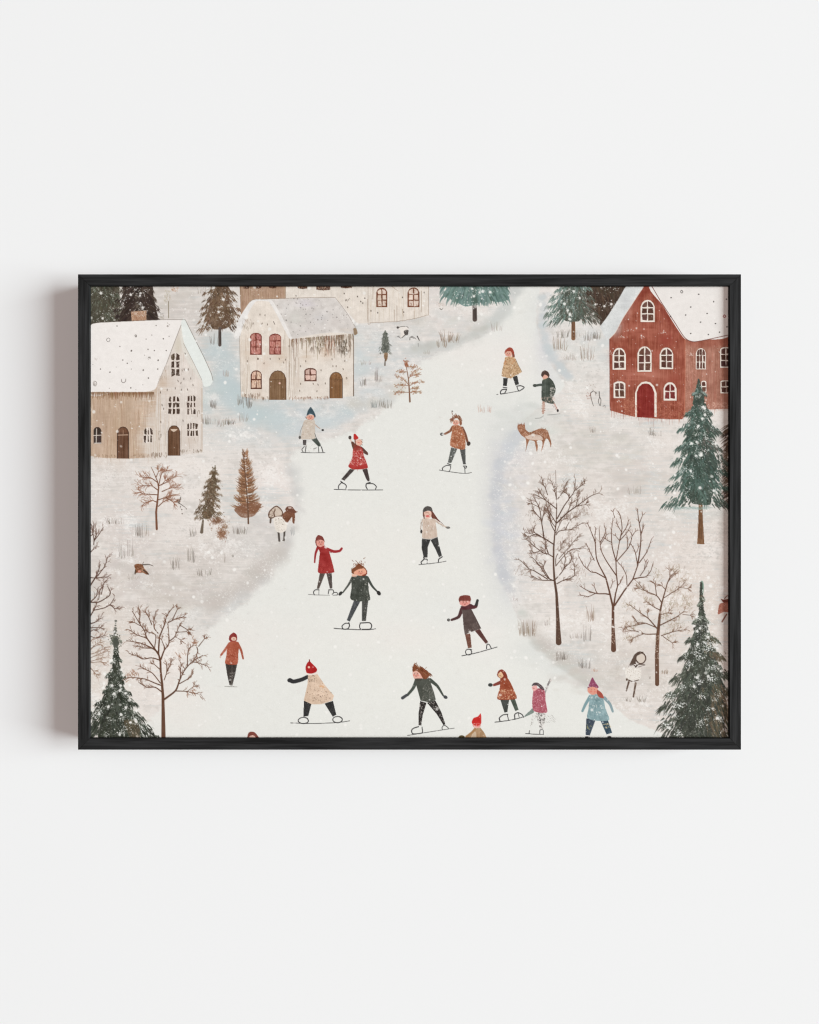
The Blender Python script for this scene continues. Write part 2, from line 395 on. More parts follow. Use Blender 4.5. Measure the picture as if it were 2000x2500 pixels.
for i in range(120):
    u = R(); y = 20 + u * 420; s = rng.choice([-1, 1]); w = (130 + u * 90)
    x = 620 + s * w * (.3 + .5 * R())
    LN(A1, f'{x},{y} {x+s*45},{y+50} {x+s*(70+40*R())},{y+85+40*R()}', 16, jit(rng.choice([(56, 44, 40), (74, 60, 52), (48, 38, 34), (66, 54, 46)]), 5), 2, alpha=.75)
for x, y in [(720, 95), (460, 195), (415, 300), (585, 90), (635, 265), (530, 45)]: flurry(215 + x / 5, 690 + y / 5, 3.4, 3, 14, .9)
tree_snow(335, 690, 785, 45, 60, .8, .4, 4, 10)
end()
begin('painted_fir_tree', 'brown fir beside the half hidden brown wall, its tip above the frame')
fir(537, 605, 808, 58, [(100, 78, 60), (112, 90, 70), (88, 70, 56), (126, 102, 82)], 620, .75, (102, 80, 62), (150, 130, 112), wid=6, prof=[(605, 4), (690, 26), (740, 42), (780, 56), (808, 54)], body=.6, tiers=10)
line([(537, 802), (537, 842)], 7, 8, (92, 80, 74))
for i in range(8): line([(534 + 6 * R(), 810), (534 + 6 * R(), 840)], .8, .6, (62, 54, 50), .7)
for x, y in [(549, 787), (540, 748), (541, 775), (533, 750), (547, 720)]: flurry(x, y, 3, 2.4, 14)
tree_snow(537, 640, 800, 55, 60, .8)
end()
begin('painted_fir_tree', 'blue green fir hanging from the top edge with a short dark trunk')
line([(1159, 735), (1159.5, 780)], 10, 11, (86, 74, 68))
for i in range(10): line([(1155 + 9 * R(), 745), (1155 + 9 * R(), 778)], .8, .6, (60, 52, 48), .6)
poly([(1092, 684), (1232, 684), (1240, 706), (1243, 730), (1215, 738), (1190, 732), (1160, 744), (1135, 748), (1110, 734), (1082, 722), (1090, 704)], (114, 138, 131), tex=6, fine=4)
for i in range(520):
    y = 676 + 56 * R(); u = rng.normal() * .45; x = 1160 + 80 * max(-.95, min(.95, u))
    sd = 1 if x > 1160 else -1; f = abs(x - 1160) / 80
    line([(x, y), (x + sd * 7 * f, y + 8), (x + sd * 11 * f, y + 14 + 4 * R())], 4.5, .8, jit(rng.choice([(106, 131, 124), (126, 148, 141), (92, 114, 106), (120, 142, 136), (84, 104, 96)], p=[.3, .2, .2, .2, .1]), 6), .6)
line([(1158, 690), (1158.5, 742)], 9, 10, (72, 92, 82), .7)
tree_snow(1160, 660, 748, 78, 110, 1., .3, 12, 12)
for i in range(40): snow(1160 + rng.normal() * 55, 745 + rng.normal() * 5, 1.6, .5)
end()
begin('painted_fir_tree', 'dark brown fir half hidden by the snowy eave of the red house')
poly([(1440, 690), (1540, 690), (1528, 706), (1470, 792), (1464, 780), (1446, 768), (1432, 740)], (68, 53, 43), tex=4, fine=4)
for i in range(200):
    x, y = 1436 + 90 * R(), 690 + 80 * R()
    if x + (y - 690) * .75 > 1535: continue
    line([(x, y), (x + rng.normal(0, 4), y + 12 + 8 * R())], 3, .7, jit(rng.choice([(60, 46, 38), (84, 68, 56), (74, 70, 56), (100, 80, 64)]), 6), .6)
tree_snow(1480, 690, 770, 45, 45, .9, .2, 7, 12)
end()
begin('painted_fir_tree', 'grey green fir at the top right of the ice with a rust brown trunk')
line([(1400, 780), (1400, 826)], 9, 10, (132, 96, 70))
for i in range(10): line([(1396 + 8 * R(), 786), (1396 + 8 * R(), 824)], .8, .6, (92, 66, 50), .6)
fir(1399, 590, 790, 74, [(84, 94, 84), (98, 114, 104), (72, 80, 70), (118, 136, 128)], 760, .75, (84, 88, 78), (146, 160, 152), wid=6.5, right=[(88, 84, 74), (78, 80, 70), (104, 96, 86)], prof=[(590, 6), (690, 40), (730, 52), (765, 66), (790, 70)], body=.55, tiers=9)
tree_snow(1399, 640, 790, 74, 120, .9, .7, 14, 16)
end()

# ------------------------------------------------------------------ houses
def arch_pts(x0, y0, x1, y1, k=.5, bot=0):
    w = x1 - x0; r = w * k
    return f'{x0+bot},{y1} {x0},{(y0+r+y1)/2} {x0},{y0+r} {x0+w*.12},{y0+r*.4} {x0+w*.3},{y0+r*.08} {(x0+x1)/2},{y0} {x0+w*.7},{y0+r*.08} {x0+w*.88},{y0+r*.4} {x1},{y0+r} {x1},{(y0+r+y1)/2} {x1},{y1}'

def pane_window(o, x0, y0, x1, y1, frame, pane, cols, rows, k=.5, fw=14, bw=10, jit_=3):
    """Painted window: a frame colour with separate panes laid in."""
    PO(o, arch_pts(x0, y0, x1, y1, k), frame, tex=2, curve=False)
    a0, b0, a1, b1 = x0 + fw, y0 + fw, x1 - fw, y1 - fw
    for i in range(cols):
        for j in range(rows):
            pa = a0 + (a1 - a0) * i / cols + (bw / 2 if i else 0); pb = a0 + (a1 - a0) * (i + 1) / cols - (bw / 2 if i < cols - 1 else 0)
            qa = b0 + (b1 - b0) * j / rows + (bw / 2 if j else 0); qb = b0 + (b1 - b0) * (j + 1) / rows - (bw / 2 if j < rows - 1 else 0)
            r = (x1 - x0) * k * .55 if j == 0 else 0
            g = lambda: rng.normal(0, jit_)
            tl = f'{pa+g()},{qa+(r if i==0 else g())}' + (f' {pa+(pb-pa)*.45},{qa+r*.3}' if i == 0 and r else '')
            tr = (f'{pb-(pb-pa)*.45},{qa+r*.3} ' if i == cols - 1 and r else '') + f'{pb+g()},{qa+(r if i==cols-1 else g())}'
            PO(o, f'{tl} {tr} {pb+g()},{qb+g()} {pa+g()},{qb+g()}', jit(pane, 5), tex=4, fine=4, curve=False)

def plank_door(o, x0, y0, x1, y1, col, dark, k=.5):
    PO(o, arch_pts(x0, y0, x1, y1, k), dark, curve=False)
    PO(o, arch_pts(x0 + 8, y0 + 9, x1 - 8, y1, k), col, streak=6, curve=False)
    n = int((x1 - x0) / 16)
    for i in range(n):
        x = x0 + 12 + (x1 - x0 - 24) * i / max(1, n - 1)
        LN(o, f'{x},{y0+(x1-x0)*.55} {x+rng.normal(0,2)},{y1-4}', 5, jit(dark, 6), 4, alpha=.75, mark=False)
    LN(o, f'{x0+10},{y0+(x1-x0)*.52} {x1-10},{y0+(x1-x0)*.52+3}', 5, dark, alpha=.8, mark=False)

def scribble(o, x0, y0, x1, y1, n, col, w=7, L=26, alpha=.8):
    for _ in range(n):
        x, y = x0 + (x1 - x0) * R(), y0 + (y1 - y0) * R()
        LN(o, f'{x},{y} {x+rng.normal(0,7)},{y+L*(.4+.8*R())}', w * (.5 + R()), jit(col, 12), 2, alpha=alpha, mark=False)

INK = (78, 60, 48)
# back building: brown part and cream part
begin('painted_house', 'brown and cream building cropped by the top edge behind the grey roofed house')
PO(A2, '303,20 862,20 862,200 480,215 380,320 318,390', (178, 148, 125), streak=5, curve=False)
planks(A2, '303,20 862,20 862,200 480,215 318,390', 260, 60, 200, (150, 118, 96), 4, .4)
planks(A2, '303,20 862,20 862,200 480,215 318,390', 120, 60, 160, (206, 180, 158), 4, .35)
PO(A2, '862,20 2610,20 2612,400 2500,420 2430,440 2220,475 1890,492 1740,500 1466,180 862,195', (227, 217, 206), streak=2, curve=False)
planks(A2, '1880,30 2610,30 2610,390 2300,460 1890,480', 110, 60, 260, (190, 170, 146), 4, .35)
planks(A2, '862,30 1880,30 1890,480 1740,490 1466,180', 50, 40, 160, (206, 190, 172), 4, .3)
for s in ['1870,30 1870,480', '1866,200 1868,490 1900,500', '1890,490 2220,475', '2222,280 2222,475', '2220,475 2430,440 2600,395', '2606,30 2608,395', '862,190 1466,178', '860,30 862,190', '2520,100 2518,360', '2430,350 2432,440', '2290,320 2300,410',
          '1930,35 1928,200', '2150,40 2230,100', '2190,330 2195,470', '303,30 318,380']:
    LN(A2, s, 4, (120, 92, 70), 3, alpha=.8)
for a, b, c in [(345, 420, 78), (480, 570, 75), (655, 755, 72), (1005, 1130, 78), (1235, 1410, 96), (1535, 1675, 70)]:
    PO(A2, f'{a},20 {b},20 {b-4},{c-8} {(a+b)/2},{c} {a+4},{c-10}', (98, 66, 50), tex=8, fine=8, curve=False, dry=.35)
    scribble(A2, a + 4, 28, b - 4, c - 14, 26, (66, 44, 34), 7, 18)
    scribble(A2, a + 8, 28, b - 8, c - 24, 9, (206, 170, 140), 8, 14)
for x0, y0, x1, y1 in [(1970, 62, 2105, 300), (2352, 58, 2496, 300)]:
    pane_window(A2, x0, y0, x1, y1, (118, 74, 54), (224, 204, 188), 2, 3, .42, 15, 13, 3)
    scribble(A2, x0 + 12, y1 - 60, x1 - 12, y1 - 22, 14, (120, 80, 60), 5, 22, .6)
for x, y in [(1578, 133), (1740, 170), (1620, 300), (1805, 250), (1830, 190), (1987, 368), (2305, 360), (1905, 345), (990, 160), (2555, 120), (2290, 180), (1600, 215), (1780, 230)]:
    DB(A2, x, y, 7, (82, 70, 62), 10, alpha=.8, mark=False)
for x, y in [(1600, 215), (1625, 218), (1640, 205)]: LN(A2, f'{x-8},{y+15} {x},{y-15} {x+10},{y}', 3, (110, 98, 88), alpha=.7, mark=False)
end()

begin('painted_house', 'cream house with mottled grey roof and four reddish windows at upper centre left')
WALLM = (229, 218, 206)
PO(A2, '300,700 330,560 440,300 490,215 650,215 800,470 905,690 905,1428 600,1425 320,1395 310,1100', WALLM, streak=1.5, curve=False)
PO(A2, '900,680 1100,640 1400,610 1690,620 1696,1385 1400,1410 905,1430', (229, 219, 208), streak=1.5, curve=False)
planks(A2, '310,700 905,690 905,1400 320,1380', 120, 60, 240, (196, 178, 158), 4, .35)
planks(A2, '310,700 420,700 420,1350 320,1350', 34, 90, 300, (150, 128, 106), 4, .4)
planks(A2, '820,600 1030,700 1030,1400 900,1400', 46, 120, 420, (140, 118, 98), 4, .45)
for x in (905, 930, 955, 970): LN(A2, f'{x},{690+10*R()} {x+6},1000 {x-4},{1380+20*R()}', 4, (150, 130, 112), alpha=.6, mark=False)
for xx, yy, c in [(420, 800, (216, 198, 180)), (620, 1000, (222, 206, 192)), (800, 900, (212, 194, 176)), (1100, 900, (214, 196, 178)), (1350, 850, (210, 188, 168)), (1550, 1200, (218, 202, 186)), (1250, 1300, (222, 208, 196)), (500, 1350, (216, 200, 186)), (1000, 1200, (218, 204, 190)), (1600, 800, (216, 204, 190))]: wash(525 + xx / 5, 690 + yy / 5, 18, 24, c, .6, .9)
PO(A2, '230,655 250,600 300,430 380,300 430,235 500,200 660,205 670,230 560,222 500,232 440,310 370,470 335,560 305,650 262,692', (231, 227, 223), tex=3)
PO(A2, '480,205 900,196 1460,180 1500,230 1610,370 1725,560 1722,590 1690,632 1500,600 1300,615 1100,655 960,692 900,665 800,470 720,300 650,218', (214, 207, 201), tex=5, fine=2, curve=False)
for x, y, rx, ry, c in [(1100, 250, 130, 50, (214, 206, 212)), (1300, 420, 120, 90, (206, 202, 200)), (1000, 450, 90, 110, (208, 206, 198)), (1480, 480, 110, 60, (216, 206, 200)), (1600, 575, 80, 18, (212, 196, 180)), (850, 300, 80, 70, (222, 218, 214)), (1080, 590, 120, 50, (218, 210, 206))]:
    wash(525 + x / 5, 690 + y / 5, rx / 5, ry / 5, c, .55)
PO(A2, '650,215 700,222 770,330 850,480 945,690 900,668 800,480 720,310', (233, 228, 223), tex=2)
for s in ['430,235 480,208 900,190 1460,180', '1466,180 1530,260 1610,370 1725,560', '1690,640 1697,1385', '305,650 300,720 318,1390']:
    LN(A2, s, 4, (128, 112, 98), 4, alpha=.75, mark=False)
LN(A2, '1690,650 1694,900 1690,1385', 7, (84, 64, 50), 8, alpha=.9)
PO(A2, '1690,560 1726,562 1740,620 1700,640', (150, 128, 104), tex=3)
SP(A2, '760,210 1450,200 1680,540 1100,620 960,640 820,420', 74, 6, (84, 78, 74), .8, .5)
for x in range(940, 1690, 9):   # icicles and stains under the eave
    if R() < .8:
        y = 690 - (x - 940) * .085
        L = rng.choice([60, 110, 180, 260]) * (.5 + .7 * R())
        LN(A2, f'{x},{y} {x+rng.normal(0,4)},{y+L*.6} {x+rng.normal(0,5)},{y+L}', 6 + 3 * R(), jit((116, 90, 68), 16), 3, alpha=.75, mark=False)
scribble(A2, 1150, 640, 1660, 830, 130, (92, 76, 60), 6, 70, .6)
scribble(A2, 1330, 640, 1470, 830, 50, (158, 112, 88), 5, 60, .5)
scribble(A2, 1500, 690, 1620, 860, 40, (74, 64, 52), 5, 60, .7)
for y in (730, 785, 838): LN(A2, f'1490,{y} 1620,{y-4}', 4, (92, 80, 66), alpha=.7, mark=False)
for x0, y0, x1, y1 in [(430, 612, 572, 880), (662, 622, 808, 878)]:
    pane_window(A2, x0, y0, x1, y1, (122, 62, 52), (190, 128, 116), 2, 3, .28, 12, 10, 4)
    scribble(A2, x0 + 14, y0 + 20, x1 - 14, y1 - 40, 34, (116, 56, 48), 6, 30, .7)
    scribble(A2, x0 + 16, y0 + 30, x1 - 16, y1 - 50, 14, (226, 190, 176), 8, 34, .6)
pane_window(A2, 436, 1070, 574, 1300, (98, 60, 48), (222, 190, 168), 2, 2, .4, 12, 13, 4)
scribble(A2, 450, 1090, 560, 1260, 26, (130, 84, 56), 5, 34, .65)
pane_window(A2, 1092, 1042, 1240, 1204, (98, 60, 48), (224, 192, 178), 2, 2, .22, 14, 14, 4)
scribble(A2, 1106, 1060, 1226, 1180, 14, (150, 100, 84), 4, 26, .5)
plank_door(A2, 662, 1072, 872, 1432, (134, 104, 76), (92, 64, 46))
DB(A2, 790, 1228, 12, (226, 186, 172), mark=False)
plank_door(A2, 1396, 1090, 1560, 1412, (140, 100, 66), (90, 66, 48))
scribble(A2, 1415, 1120, 1540, 1200, 40, (92, 60, 40), 5, 20, .6)
for x, y in [(550, 390), (612, 398), (465, 500), (575, 500), (640, 510), (395, 958), (600, 985), (675, 930), (785, 930), (862, 940), (838, 975), (1045, 1020), (1108, 960), (1045, 1235), (1200, 1235), (1258, 1245), (1348, 1230), (1035, 1320), (1245, 1325), (1440, 1020), (1480, 1020), (1565, 1055), (1355, 880), (1295, 1070), (1430, 935), (1585, 955), (905, 775)]:
    DB(A2, x, y, 5, (96, 80, 68), 13, alpha=.8, ang=.2 * rng.normal(), mark=False)
DB(A2, 525, 930, 9, (96, 72, 56), 14, mark=False)
LN(A2, '715,475 730,510', 8, (80, 70, 66), 5, mark=False)
scribble(A2, 330, 430, 450, 560, 40, (140, 124, 110), 5, 40, .5)
DB(A2, 1606, 1167, 9, (96, 80, 62), 13, mark=False); DB(A2, 1606, 1167, 4, (226, 216, 204), 7, mark=False)
scribble(A2, 340, 1340, 560, 1400, 40, (112, 88, 68), 5, 40, .75)
scribble(A2, 560, 1390, 660, 1420, 16, (112, 88, 68), 5, 30, .7)
scribble(A2, 900, 1385, 1390, 1415, 62, (126, 88, 70), 5, 32, .7)
end()

begin('painted_house', 'cream house with thick white roof and brick chimney at the far left')
PO(A1, '525,355 715,340 712,480 535,480', (186, 150, 124), fine=6, curve=False)
planks(A1, '525,360 715,350 712,480 535,480', 90, 14, 60, (136, 96, 72), 4, .6)
SP(A1, '530,340 715,325 712,400 600,420', 90, 5, (236, 228, 218), .8)
PO(A1, '10,1335 800,1310 860,1230 860,2128 500,2150 180,2140 10,2110', (198, 172, 149), streak=5, curve=False)
for x0, x1, c in [(560, 870, (216, 203, 190)), (10, 200, (190, 164, 144)), (260, 460, (192, 166, 142))]:
    wash(215 + (x0 + x1) / 10, 690 + 1750 / 5, (x1 - x0) / 9, 70, c, .6)
planks(A1, '10,1370 830,1320 850,2110 10,2100', 420, 60, 330, (160, 128, 102), 4, .36)
planks(A1, '10,1370 830,1320 850,2110 10,2100', 240, 60, 300, (224, 204, 184), 4, .34)
GW = '1140,505 1395,1195 1402,1265 1402,2075 1120,2105 780,2132 850,1240 960,985'
PO(A1, GW, (223, 213, 204), streak=2, curve=False)
wash(435, 850, 10, 30, (206, 198, 178), .5); wash(440, 900, 24, 60, (224, 212, 205), .4)
planks(A1, GW, 110, 60, 240, (196, 178, 158), 4, .35)
planks(A1, '790,1300 1000,1300 1000,2100 790,2110', 60, 80, 300, (200, 178, 152), 4, .4)
for xx, yy in [(740, 1500), (760, 1700), (740, 1900), (770, 2050), (800, 1400)]: wash(215 + xx / 5, 690 + yy / 5, 20, 26, (219, 208, 197), .8, .5)
planks(A1, '640,1380 900,1360 900,2100 640,2110', 90, 60, 300, (182, 156, 132), 4, .36)
for xx, yy, c in [(200, 1600, (178, 152, 130)), (400, 1900, (182, 150, 124)), (120, 1950, (206, 184, 166)), (480, 1500, (186, 162, 140)), (1000, 1500, (206, 192, 178)), (1250, 1900, (210, 196, 184)), (920, 1250, (200, 178, 158)), (1050, 1250, (214, 200, 188)), (1300, 1500, (212, 200, 190))]: wash(215 + xx / 5, 690 + yy / 5, 16, 26, c, .55, .9)
for x in (855, 878, 1385, 1397): LN(A1, f'{x},{1290} {x+3},{1700} {x-3},{2060}', 4, (170, 146, 122), alpha=.7, mark=False)
ROOF = '18,600 25,535 60,502 150,488 560,470 900,456 1180,455 1165,500 1140,520 1090,640 1035,775 960,985 900,1115 850,1240 818,1300 700,1332 300,1345 18,1352'
PO(A1, ROOF, (239, 233, 228), tex=1.2, fine=1)
PO(A1, '1150,455 1188,455 1300,680 1420,920 1510,1120 1526,1195 1490,1258 1420,1268 1393,1200 1280,960 1175,745 1138,520', (231, 234, 229), tex=1.5, fine=1)
PO(A1, '1140,530 1165,700 1260,930 1380,1180 1300,1100 1180,900 1130,700', (225, 222, 212), alpha=.6, tex=2)
for s, w in [('1138,515 1040,770 960,985', 5), ('960,985 905,1110 850,1240', 3), ('1190,458 1300,680 1420,920 1505,1110 1525,1195', 5), ('1165,740 1280,960 1392,1190', 3), ('60,500 150,486 560,467 900,453 1188,453', 5)]:
    LN(A1, s, w, (96, 84, 74), w, alpha=.8, mark=False)
scribble(A1, 860, 1000, 960, 1200, 20, (150, 126, 104), 4, 30, .5)
for x in range(20, 805, 7):
    LN(A1, f'{x},{1342-6*R()} {x+rng.normal(0,5)},{1370+70*R()}', 8, jit((122, 84, 56), 16), 3, alpha=.8, mark=False)
for x, y, r in [(355, 530, 8), (832, 523, 7), (968, 530, 6), (780, 640, 6), (710, 690, 6), (990, 655, 6), (920, 685, 9), (390, 780, 7), (530, 832, 11), (733, 815, 8), (810, 830, 8), (955, 830, 8), (690, 885, 5), (425, 945, 8), (480, 985, 8), (857, 948, 10), (530, 960, 4),
                (153, 1055, 8), (268, 1093, 9), (530, 1055, 5), (675, 1068, 10), (850, 1055, 8), (738, 1165, 9), (523, 1285, 9), (260, 1290, 5), (670, 1248, 5), (585, 1308, 4), (345, 1030, 4), (60, 1000, 4)]:
    DB(A1, x, y, r * .8, (84, 74, 68), r * 1.1, alpha=.85, ang=R(), mark=False)
LN(A1, '230,690 250,675 268,690 262,715 240,720 226,700 232,685', 4, (88, 82, 78), mark=False)
LN(A1, '408,1180 412,1210 435,1222 458,1205 462,1175', 5, (88, 78, 74), mark=False)
LN(A1, '575,640 590,640 592,660 580,662 573,645', 6, (96, 86, 80), mark=False)
LN(A1, '70,1205 95,1205 108,1235 90,1262 68,1250 66,1215', 5, (120, 108, 100), mark=False); scribble(A1, 72, 1210, 102, 1245, 8, (130, 118, 108), 4, 16)
scribble(A1, 960, 490, 1000, 530, 7, (120, 108, 98), 5, 16); scribble(A1, 720, 905, 765, 930, 6, (110, 100, 92), 5, 20); scribble(A1, 80, 915, 140, 935, 8, (196, 184, 176), 4, 24, .6)
WD, WL = (78, 62, 52), (226, 214, 204)
def ink_window(o, x0, y0, x1, y1, cols, rows, k=.3, mess=26):
    pane_window(o, x0, y0, x1, y1, WL, WD, cols, rows, k, 8, 17, 4)
    scribble(o, x0 + 4, y0 + 8, x1 - 4, y1 - 26, mess // 3, (62, 48, 40), 5, 22, .5)
    scribble(o, x0 + 4, y0 + 8, x1 - 4, y1 - 26, mess // 2, WL, 6, 20, .7)
ink_window(A1, 1010, 855, 1125, 1145, 2, 3, .4, 60)
ink_window(A1, 975, 1380, 1125, 1610, 3, 3, .35, 24)
ink_window(A1, 1205, 1372, 1320, 1615, 3, 3, .25, 30)
ink_window(B1, 1205, 160, 1345, 330, 4, 2, .15, 30)
ink_window(B1, 680, 215, 792, 405, 3, 2, .5, 26)
pane_window(B1, 68, 212, 162, 415, (72, 54, 46), (58, 46, 42), 2, 2, .4, 8, 9, 2)
LN(B1, '105,235 100,408', 9, (226, 216, 204), mark=False); LN(B1, '66,316 162,312', 9, (222, 210, 198), mark=False); LN(B1, '80,410 160,408', 10, (224, 214, 204), mark=False)
plank_door(B1, 355, 208, 500, 598, (116, 82, 62), (70, 50, 40)); LN(B1, '365,312 490,308', 8, (210, 180, 156), mark=False); LN(B1, '430,250 430,300', 5, (180, 146, 122), mark=False)
plank_door(B1, 975, 192, 1126, 562, (112, 80, 58), (74, 52, 40)); PO(B1, '1010,240 1090,238 1070,262 1040,270', (214, 192, 172), mark=False)
for x, y in [(1188, 868), (1175, 1060), (1225, 1060), (1135, 1225), (1282, 1250), (968, 1310), (1065, 1290), (1140, 1310), (1215, 1305), (905, 1495), (925, 1540), (890, 1702), (1160, 1685), (1100, 1200), (1170, 1175), (1255, 1170), (885, 1340)]:
    DB(A1, x, y, 5, (92, 78, 68), 15, alpha=.8, ang=.25 * rng.normal(), mark=False)
scribble(A1, 1140, 900, 1160, 1110, 6, (110, 92, 78), 4, 40, .5); scribble(B1, 850, 260, 905, 370, 9, (110, 92, 78), 6, 36, .7)
LN(A1, '1335,1640 1340,1575 1358,1560 1362,1600', 4, (140, 122, 106), mark=False)
for s in ['985,145 985,200 950,300 945,440', '1075,140 1080,190', '1230,350 1240,480', '1300,350 1310,420', '1345,330 1340,390', '1145,200 1140,500']: LN(B1, s, 4, (150, 128, 108), 2, alpha=.7, mark=False)
scribble(B1, 770, 520, 970, 575, 44, (112, 88, 70), 5, 34, .75); scribble(B1, 500, 540, 770, 570, 34, (140, 112, 90), 5, 30, .5)
scribble(B1, 1130, 480, 1400, 520, 24, (104, 84, 66), 5, 30, .7); scribble(B1, 30, 540, 360, 580, 34, (140, 112, 88), 5, 30, .55)
end()

begin('painted_house', 'red house with white framed arched windows at the top right')
RED, RED2, CRM = (152, 81, 63), (168, 116, 98), (236, 226, 214)
PO(A5, '1085,690 1200,722 1640,635 1640,1540 1380,1548 1200,1600 1085,1640', RED2, streak=5, tex=5, curve=False)
planks(A5, '1090,720 1640,660 1640,1540 1085,1630', 240, 40, 200, (150, 82, 64), 6, .35)
planks(A5, '1090,720 1640,660 1640,1540 1085,1630', 200, 40, 200, (204, 148, 128), 6, .3)
PO(A5, '1085,700 1640,640 1640,760 1300,790 1100,760', (142, 70, 52), alpha=.5, tex=6, soft=6)
FW = '585,20 672,20 800,240 960,480 1092,690 1090,1200 1085,1630 1050,1668 900,1668 760,1660 480,1640 340,1608 185,1562 172,1480 167,690 240,600 330,430 480,200'
PO(A5, FW, RED, streak=5, tex=6, curve=False)
planks(A5, FW, 420, 50, 260, (130, 66, 48), 8, .4)
planks(A5, FW, 380, 50, 260, (180, 114, 92), 8, .34)
for xx, yy, c in [(300, 900, (148, 70, 54)), (760, 900, (172, 96, 80)), (450, 1150, (176, 104, 88)), (980, 1200, (150, 72, 56)), (620, 600, (176, 104, 86)), (350, 1500, (170, 100, 78)), (850, 700, (150, 70, 56))]: wash(1455 + xx / 5, 690 + yy / 5, 22, 18, c, .6, .8)
PO(A5, '590,20 668,20 800,260 930,450 1040,640 930,560 800,380 690,180 640,120 560,190 480,300', (130, 56, 44), alpha=.6, tex=5, soft=7)
wash(1455 + 620 / 5, 690 + 1130 / 5, 50, 14, (186, 120, 102), .6); wash(1455 + 560 / 5, 690 + 560 / 5, 50, 16, (174, 104, 86), .5)
SP(A5, '760,1460 1070,1460 1080,1650 760,1650', 220, 6, (214, 140, 116), .6); SP(A5, '340,1430 480,1400 480,1620 360,1600', 120, 6, (212, 156, 128), .55)
SP(A5, '1090,800 1200,850 1230,1250 1190,1450 1090,1560', 260, 6, (214, 156, 138), .5); SP(A5, '1370,1470 1620,1470 1620,1560 1400,1560', 160, 7, (220, 178, 160), .6)
PO(A5, '395,20 592,20 480,205 330,435 240,605 165,685 150,730 60,560 62,520 140,415 280,195', (218, 219, 217), tex=3, fine=3)
wash(1455 + 370 / 5, 690 + 260 / 5, 12, 24, (198, 202, 204), .7); wash(1455 + 240 / 5, 690 + 500 / 5, 14, 26, (200, 205, 206), .6)
LN(A5, '585,30 480,205 330,435 240,605 165,685', 7, (236, 220, 206), alpha=.8, mark=False)
PO(A5, '676,20 1640,20 1640,632 1350,695 1200,720 1125,705 1060,660 960,512 820,282', (235, 229, 224), tex=1.2, fine=1)
LN(A5, '672,24 800,242 960,482 1060,640 1120,700 1200,722 1350,698 1640,634', 8, (96, 44, 36), alpha=.85)
LN(A5, '1090,700 1088,1200 1083,1635', 8, (206, 130, 104), alpha=.75, mark=False)
LN(A5, '167,690 172,1480 185,1562', 6, (118, 50, 38), mark=False)
for x, y in [(918, 183), (1255, 142), (1438, 232), (1158, 298), (1358, 376), (1278, 482), (1460, 500), (1158, 620), (1373, 633), (1510, 605), (1600, 540), (912, 412), (1097, 395), (1595, 203)]:
    DB(A5, x, y, 7, (64, 58, 54), 10, alpha=.9, ang=R() * 1.5, mark=False)
LN(A5, '1040,95 1035,115 1050,128 1062,112 1052,96 1040,95', 6, (78, 72, 68), mark=False)
LN(A5, '1560,398 1555,415 1570,426 1585,412 1572,394 1560,398', 7, (140, 44, 38), mark=False)
PANE = (96, 62, 52)
def white_window(x0, y0, x1, y1, cols, rows, k=.5, pane=PANE, fw=20, bw=14):
    PO(A5, arch_pts(x0 - 5, y0 - 5, x1 + 5, y1 + 5, k), (120, 56, 44), alpha=.5, curve=False)
    pane_window(A5, x0, y0, x1, y1, CRM, pane, cols, rows, k, fw, bw, 3)
white_window(545, 210, 720, 480, 2, 3)
white_window(205, 795, 365, 1062, 2, 3); white_window(508, 778, 682, 1086, 2, 3); white_window(780, 792, 945, 1056, 2, 3)
white_window(216, 1205, 360, 1410, 2, 2, .18); white_window(825, 1215, 985, 1440, 2, 2, .5, (116, 48, 44), 24)
white_window(1220, 800, 1345, 1060, 3, 3, .5, PANE, 12, 10); white_window(1515, 785, 1660, 1042, 2, 3, .2, (84, 54, 46), 16, 12)
white_window(1520, 1190, 1660, 1352, 2, 2, .1, (92, 58, 50), 15, 10); white_window(1284, 1195, 1352, 1342, 1, 2, .3, PANE, 12, 10)
PO(A5, arch_pts(478, 1205, 742, 1642, .55), CRM, curve=False)
PO(A5, arch_pts(500, 1230, 712, 1645, .52), (130, 42, 36), tex=5, streak=3, curve=False)
planks(A5, '540,1330 690,1330 690,1640 540,1640', 40, 40, 200, (146, 56, 46), 7, .35)
SP(A5, '480,1480 510,1480 510,1640 470,1640', 30, 7, (190, 120, 96), .7); SP(A5, '712,1400 745,1400 745,1640 712,1640', 30, 7, (200, 140, 116), .6)
for x, y, n in [(820, 605, 16), (560, 665, 12), (325, 660, 10), (420, 575, 8), (358, 580, 5), (290, 1445, 10), (1165, 880, 12), (205, 865, 14)]: flurry(1455 + x / 5, 690 + y / 5, 4, 2.2, n, .9, .8)
end()

